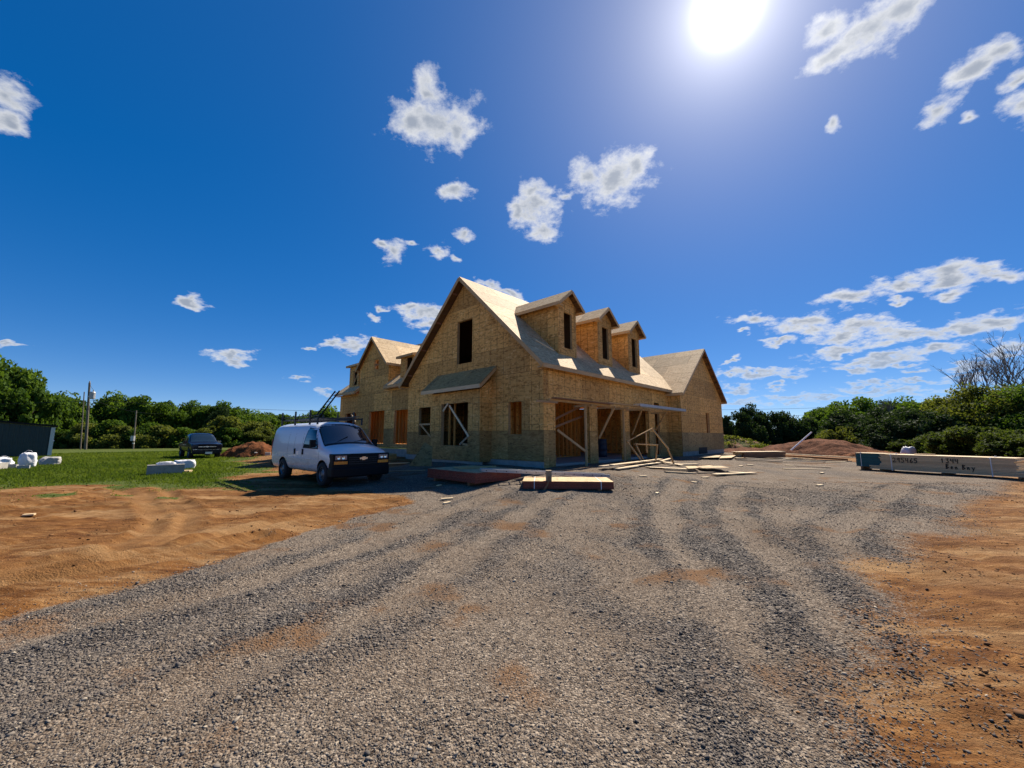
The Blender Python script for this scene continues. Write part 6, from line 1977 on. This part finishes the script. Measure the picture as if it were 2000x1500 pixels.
def utility_pole():
    x, y = -52.5, 48.5
    z = gz(x, y)
    e = empty('utility_pole', (x, y, z), 0, 'tall wooden utility pole with a transformer in front of the trees', 'utility pole')
    mb = MB(); mb.tube([(.3, 0, -.3), (-.05, 0, 4.2), (-.38, 0, 8.25)], [.145, .125, .10], 10); mb.build('pole_shaft', M['pole'], e, smooth=True)
    mb = MB(); mb.lathe([(0, 0), (.26, 0), (.28, .05), (.28, .8), (.22, .9), (0, .92)], (.30, -.1, 6.2), 'z', 16); mb.build('transformer', M['alu_dull'], e, smooth=True)
    board('bracket', (-.25, -.05, 6.5), (.25, -.1, 6.5), .08, .1, M['alu'], e)
    mb = MB(); mb.lathe([(0, 0), (.05, .02), (.07, .12), (.03, .2), (0, .22)], (.36, -.1, 7.12), 'z', 8); mb.lathe([(0, 0), (.06, .02), (.06, .2), (0, .24)], (-.38, 0, 8.25), 'z', 8); mb.build('insulator', M['block'], e)
    mb = MB(); mb.tube([(.36, -.1, 7.3), (.1, -.2, 7.7), (-.36, -.1, 8.3)], .015, 6); mb.build('jumper_wire', M['cable'], e)
    e2 = empty('service_pole', (-53.0, 48.5, gz(-53.0, 48.5)), 0, 'thinner wooden pole standing close beside the tall utility pole', 'pole')
    mb = MB(); mb.tube([(.2, 0, -.3), (-.38, 0, 7.1)], [.075, .05], 8); mb.build('pole_shaft', M['pole'], e2, smooth=True)
    e3 = empty('meter_pole', (-48.3, 50.4, gz(-48.3, 50.4)), 0, 'thin pole with a small grey meter box on the field edge', 'pole')
    mb = MB(); mb.tube([(.12, 0, -.2), (-.1, 0, 4.9)], [.08, .06], 8); mb.build('pole_shaft', M['pole'], e3, smooth=True)
    mb = MB(); mb.box((.05, -.16, 1.35), (.40, .22, .62)); mb.build('meter_box', M['alu_dull'], e3, bevel=.02)
    mb = MB(); mb.box((.18, -.14, .72), (.22, .1, .14)); mb.build('bracket', M['tan_metal'], e3)


utility_pole()


def wire(label, p, q, sag, r=.02):
    p, q = Vector(p), Vector(q)
    pts = []
    for i in range(25):
        t = i / 24
        c = p.lerp(q, t); c.z -= sag * 4 * t * (1 - t)
        pts.append(c)
    mb = MB(); mb.tube(pts, r, 5, cap=False)
    mb.build('power_line', M['cable'], label=label, cat='power line')
wire('power line strung from the left edge past the utility pole towards the house', (-120, 60, 8.2), (-52.8, 49.5, 6.1), 1.0)
wire('power line running right from the utility pole behind the house', (-52.7, 49.0, 6.1), (-10, 70, 6.0), .6)
wire('slack service wire from the transformer down to the trees', (-52.2, 48.4, 6.2), (-46.5, 52, 4.6), .5, .014)
wire('upper of two thin power lines over the right treeline', (20, 80, 7.2), (120, 84, 11.5), 1.6, .025)
wire('lower of two thin power lines over the right treeline', (20, 70, 4.3), (80, 78, 8.0), .9, .025)

# ---------------------------------------------------------------- trees
def leaf_cloud(n, size, seed, shape, clumps=60, bias=.5):
    """Leaf-sized quads clumped through a unit crown (radius 1, height 1, base at z=0)."""
    r = np.random.RandomState(seed)
    # clump centres
    C = []
    while len(C) < clumps:
        p = r.uniform(-1, 1, 3); p[2] = r.rand()
        a_ = math.atan2(p[1], p[0])
        wob = float(vn(np.array([a_ * 1.3 + seed * 3.1 + 40]), np.array([p[2] * 2.2 + seed]))[0])
        rr = shape(p[2]) * (.62 + .62 * wob)
        q = math.hypot(p[0], p[1])
        if rr > 0 and q < rr and (q > rr * .45 or p[2] > .72 or r.rand() < .25):
            C.append(p)
    C = np.array(C)
    cr = r.uniform(.11, .36, clumps)
    C[:, 2] *= .86 + .28 * vn(C[:, 0] * 1.7 + seed, C[:, 1] * 1.7 + 5)
    ct = r.rand(clumps)
    k = r.randint(0, clumps, n)
    u = r.normal(size=(n, 3)); u /= np.linalg.norm(u, axis=1)[:, None]
    rad = cr[k] * r.rand(n) ** .4
    P = C[k] + u * rad[:, None] * np.array([1, 1, .55])
    P[:, 2] = np.clip(P[:, 2], .0, 1.2)
    nrm = u * bias + r.normal(size=(n, 3)) * .6
    nrm[:, 2] += .3
    nrm /= np.linalg.norm(nrm, axis=1)[:, None]
    a = np.cross(nrm, r.normal(size=(n, 3))); a /= np.linalg.norm(a, axis=1)[:, None]
    b = np.cross(nrm, a)
    s = size * r.uniform(.6, 1.4, n)[:, None]
    z = np.array([1, 1, .8])
    V = np.stack([P - a * s * z, P + b * s * .62 * z, P + a * s * z, P - b * s * .62 * z], 1).reshape(-1, 3)
    T = np.clip(ct[k] * .55 + r.rand(n) * .5, 0, 1)
    return V, T


def crown_mesh(name, n, size, seed, shape, mat, clumps=60):
    V, T = leaf_cloud(n, size, seed, shape, clumps)
    F = np.arange(len(V)).reshape(-1, 4)
    o = np_mesh(name, V, F, mat, attrs={'tint': ('FACE', T)})
    me = o.data
    bpy.data.objects.remove(o)
    return me


def trunk_mesh(seed, h0=1.0):
    r = random.Random(seed)
    mb = MB()
    top = (r.uniform(-.06, .06), r.uniform(-.06, .06), .62)
    mb.tube([(0, 0, -.05), (top[0] * .4, top[1] * .4, .3), top], [.075, .055, .03], 8)
    for k in range(6):
        a = k * 1.1 + r.random(); z = r.uniform(.22, .5)
        mb.tube([(top[0] * z, top[1] * z, z), (cos(a) * .3, sin(a) * .3, z + .16), (cos(a) * .55, sin(a) * .55, z + .3)], [.03, .018, .008], 6)
    o = mb.build('trunk', M['bark'], smooth=True)
    me = o.data
    bpy.data.objects.remove(o)
    return me


round_ = lambda z: math.sqrt(max(0, 1 - ((z - .5) / .5) ** 2)) if z > .5 else .72 + .28 * math.sin(z * pi)
dome = lambda z: math.sqrt(max(0, 1 - z ** 2.2))
cone = lambda z: max(0, (1 - z) ** .8 * .95)
CR = {'tree': [crown_mesh('crown', 15000, .046, 40 + i, round_, M['leaf'], 80) for i in range(3)],
      'olive': [crown_mesh('crown', 15000, .046, 46, round_, M['leaf_olive'], 80)],
      'bush': [crown_mesh('crown', 14000, .047, 50 + i, dome, M['leaf_olive'] if i else M['leaf'], 60) for i in range(2)],
      'conifer': [crown_mesh('crown', 14000, .044, 60 + i, cone, M['leaf_dark'], 110) for i in range(2)],
      'dark': [crown_mesh('crown', 18000, .042, 64 + i, dome, M['leaf_dark'], 100) for i in range(2)],
      'mound': [crown_mesh('crown', 60000, .023, 70 + i, dome, M['leaf_olive'] if i == 0 else M['leaf'], 190) for i in range(2)],
      'low': [crown_mesh('crown', 22000, .036, 74 + i, dome, M['leaf_mid'] if i else M['leaf_olive'], 70) for i in range(2)]}
TR = [trunk_mesh(80 + i) for i in range(3)]
tn = [0]


def tree(name, kind, x, y, h, r, label, cat, group=None, var=None, sink=.0):
    tn[0] += 1
    e = empty(name, (x, y, gz(x, y) - sink), rnd.uniform(0, 6.28), label, cat, group)
    ms = CR[kind]
    c = bpy.data.objects.new('crown', ms[(tn[0] if var is None else var) % len(ms)])
    base = .0 if kind in ('bush', 'low', 'mound', 'dark') else .06
    c.scale = (r, r * rnd.uniform(.85, 1.1), h * (1 - base)); c.location = (0, 0, h * base)
    link(c, e)
    t = bpy.data.objects.new('trunk', TR[tn[0] % 3])
    t.scale = (r * .75, r * .75, h * .8)
    link(t, e)
    return e


ORD = 'first second third fourth fifth sixth seventh eighth ninth tenth eleventh twelfth thirteenth fourteenth fifteenth'.split()


def rank(rows, i, far=False):
    """Place of row i counted along the picture from its left side."""
    a = sorted(range(len(rows)), key=lambda k: rows[k][0] / rows[k][1])
    return ORD[a.index(i)]


LEFT = [(-75.5, 58, 11.8, 5.4), (-70.8, 57, 9.2, 4.0), (-77.5, 53, 11.0, 5.6), (-71.7, 62, 6.8, 3.4), (-73.5, 66, 6.5, 3.6), (-75.1, 72, 7.6, 4.0), (-71.3, 72, 8.3, 3.6), (-68.0, 75, 8.8, 5.0),
        (-64.4, 78, 7.8, 4.4), (-60.0, 80, 7.7, 4.6), (-65.5, 82, 7.4, 4.4), (-57.4, 84, 6.8, 4.2), (-57.7, 92, 6.6, 5.4), (-51.6, 95, 6.4, 5.4), (-46.7, 95, 7.2, 5.6), (-41.3, 90, 7.2, 5.4), (-36.1, 88, 6.6, 5.0), (-30, 88, 6.2, 5.0), (-79, 66, 8, 4.6), (-54, 88, 6.5, 4.6)]
LBL = {0: 'tallest bright green tree at the left edge behind the shed', 1: 'rounded green tree right beside the tallest tree behind the shed', 7: 'broad green tree behind the meter pole, highest of the far treeline'}
for i, (x, y, h, r) in enumerate(LEFT):
    tree('broadleaf_tree', 'tree', x, y, h, r, LBL.get(i, 'green broadleaf tree in the far treeline across the field'), 'tree', None if i in LBL else 'broadleaf trees of the far left treeline')
tree('cedar_tree', 'conifer', -50.4, 68, 6.9, 2.5, 'pointed dark cedar standing left of the dirt heap', 'tree', var=0)
tree('cedar_tree', 'conifer', -53.8, 70, 5.3, 2.0, 'smaller dark cedar left of the pointed one', 'tree', var=1)
tree('olive_tree', 'olive', -43.5, 60, 4.6, 3.2, 'pale olive tree just right of the dark cedar', 'tree')
tree('olive_tree', 'olive', -40.2, 62, 3.9, 3.0, 'lower olive tree behind the rear of the van', 'tree')
FB = [(-62.5, 52, 2.9, 2.6), (-59.8, 52.5, 2.5, 2.4), (-57.4, 53.5, 3.6, 2.8), (-55.3, 54, 3.9, 2.6), (-53.0, 54, 3.3, 2.7), (-50.9, 55, 3.5, 2.8), (-48.7, 55, 3.4, 2.6), (-46.4, 56, 2.9, 2.8), (-44.2, 57, 2.9, 2.6), (-41.6, 58, 2.9, 2.6), (-38.6, 60, 2.8, 2.6), (-35.5, 62, 2.8, 2.6), (-66, 50, 3.2, 2.8), (-32, 64, 3, 2.8), (-28, 66, 3, 2.8)]
for i, (x, y, h, r) in enumerate(FB):
    tree('field_bush', 'bush', x, y, h, r, rank(FB, i) + ' rounded bush along the field edge, counted from the shed', 'bush', 'bushes along the field edge')
EV = [(30.8, 54, 4.9, 2.8), (34.3, 56, 5.4, 2.6), (37.0, 56, 5.0, 2.8), (40.2, 57, 4.5, 2.8), (43, 58, 4.2, 2.8), (27.5, 56, 4.4, 2.8)]
for i, (x, y, h, r) in enumerate(EV):
    tree('dark_tree', 'dark', x, y, h, r, rank(EV, i) + ' dark evergreen to the right of the house corner, behind the dirt heaps', 'tree', 'dark evergreens right of the house')
for i, (x, y, h, r) in enumerate([(58.9, 75, 6.4, 4.4), (55.8, 70, 6.6, 4.6), (58.8, 65, 7.3, 5.0), (62.4, 65, 6.8, 4.6), (60.7, 60, 6.2, 4.4), (55.6, 52, 5.9, 4.2), (52, 66, 5.6, 4.2), (50, 60, 5.2, 3.8), (66, 60, 6.5, 4.6)]):
    tree('broadleaf_tree', 'tree', x, y, h, r, 'green broadleaf tree beyond the dark thicket' if i != 2 else 'highest round topped tree beyond the dark thicket', 'tree', None if i == 2 else 'broadleaf trees of the far right treeline')
TH = [(36.0, 42, 3.8, 3.2), (36.7, 38, 3.9, 3.0), (37.1, 36, 3.6, 3.0), (36.0, 34, 3.7, 3.0), (39.5, 43, 4, 3.2), (40, 38, 4.2, 3.2), (34, 35.5, 2.8, 2.4)]
for i, (x, y, h, r) in enumerate(TH):
    tree('thicket_bush', 'dark', x, y, h, r, rank(TH, i) + ' dark bush from the left in the thicket behind the lumber stack', 'bush', 'dark thicket behind the lumber stack')
for i, (x, y, h, r) in enumerate([(40.6, 36, 5.0, 3.8), (41.3, 34, 5.8, 4.4), (42.0, 32, 5.9, 4.6), (42.5, 29.5, 5.4, 4.6), (46, 33, 6.2, 5.0)]):
    tree('overgrown_tree', 'mound', x, y, h, r, ['left flank of the big overgrown tree mass at the right edge', 'yellow green crown of the big overgrown tree mass', 'highest dark green crown at the right edge', 'overgrown tree cut by the right edge of the view', 'overgrown tree behind the highest crown at the right edge'][i], 'tree', var=0 if i in (0, 1) else 1)
LB = [(33.3, 40, 2.6, 1.9), (31.7, 27, 2.5, 2.2), (31.4, 25, 2.2, 2.1), (30.6, 23, 1.9, 2.1), (32.4, 29, 2.1, 2.0), (32.8, 31, 1.8, 1.8), (33.2, 33, 1.6, 1.8), (29.4, 21, 1.4, 1.7)]
for i, (x, y, h, r) in enumerate(LB):
    tree('low_bush', 'low', x, y, h, r, 'sunlit yellow green bush standing behind the dark dirt heap' if i == 0 else rank(LB, i) + ' low leafy bush from the left along the edge behind the lumber stack', 'bush', None if i == 0 else 'low bushes behind the lumber stack', var=0 if i == 0 else 1)


def bare_tree(label, x, y, h, r, seed):
    rr = random.Random(seed)
    e = empty('bare_tree', (x, y, gz(x, y)), 0, label, 'tree')
    mb = MB(); tw = MB()
    def grow(p, d, L, rad, depth):
        q = p + d * L
        m = (p + q) / 2 + Vector((rr.uniform(-1, 1), rr.uniform(-1, 1), rr.uniform(-.3, .3))) * L * .06
        (mb if depth < 2 else tw).tube([p, m, q], [rad, rad * .85, rad * .65], 6 if depth < 2 else 4, cap=False)
        if depth >= 6:
            return
        for k in range(3 if depth < 4 else 2):
            nd = (d + Vector((rr.uniform(-1, 1), rr.uniform(-1, 1), rr.uniform(.0, .9))) * .62).normalized()
            grow(p + (q - p) * rr.uniform(.6, 1.0), nd, L * rr.uniform(.58, .82), max(.012, rad * .62), depth + 1)
    grow(Vector((0, 0, -.1)), Vector((rr.uniform(-.08, .08), 0, 1)).normalized(), h * .40, .16, 0)
    mb.build('trunk', M['bark'], e, smooth=True); tw.build('twigs', M['twig'], e)
bare_tree('bare grey tree rising above the overgrown mass at the right edge', 45.6, 36.5, 9.4, 2.2, 3)
bare_tree('smaller bare tree left of the tall bare one', 46.9, 40, 8.8, 1.7, 5)
bare_tree('bare tree at the right edge behind the overgrown mass', 49.5, 36, 9.8, 1.7, 8)
bare_tree('thin bare sapling showing above the thicket', 43.8, 45, 5.6, 1.7, 11)
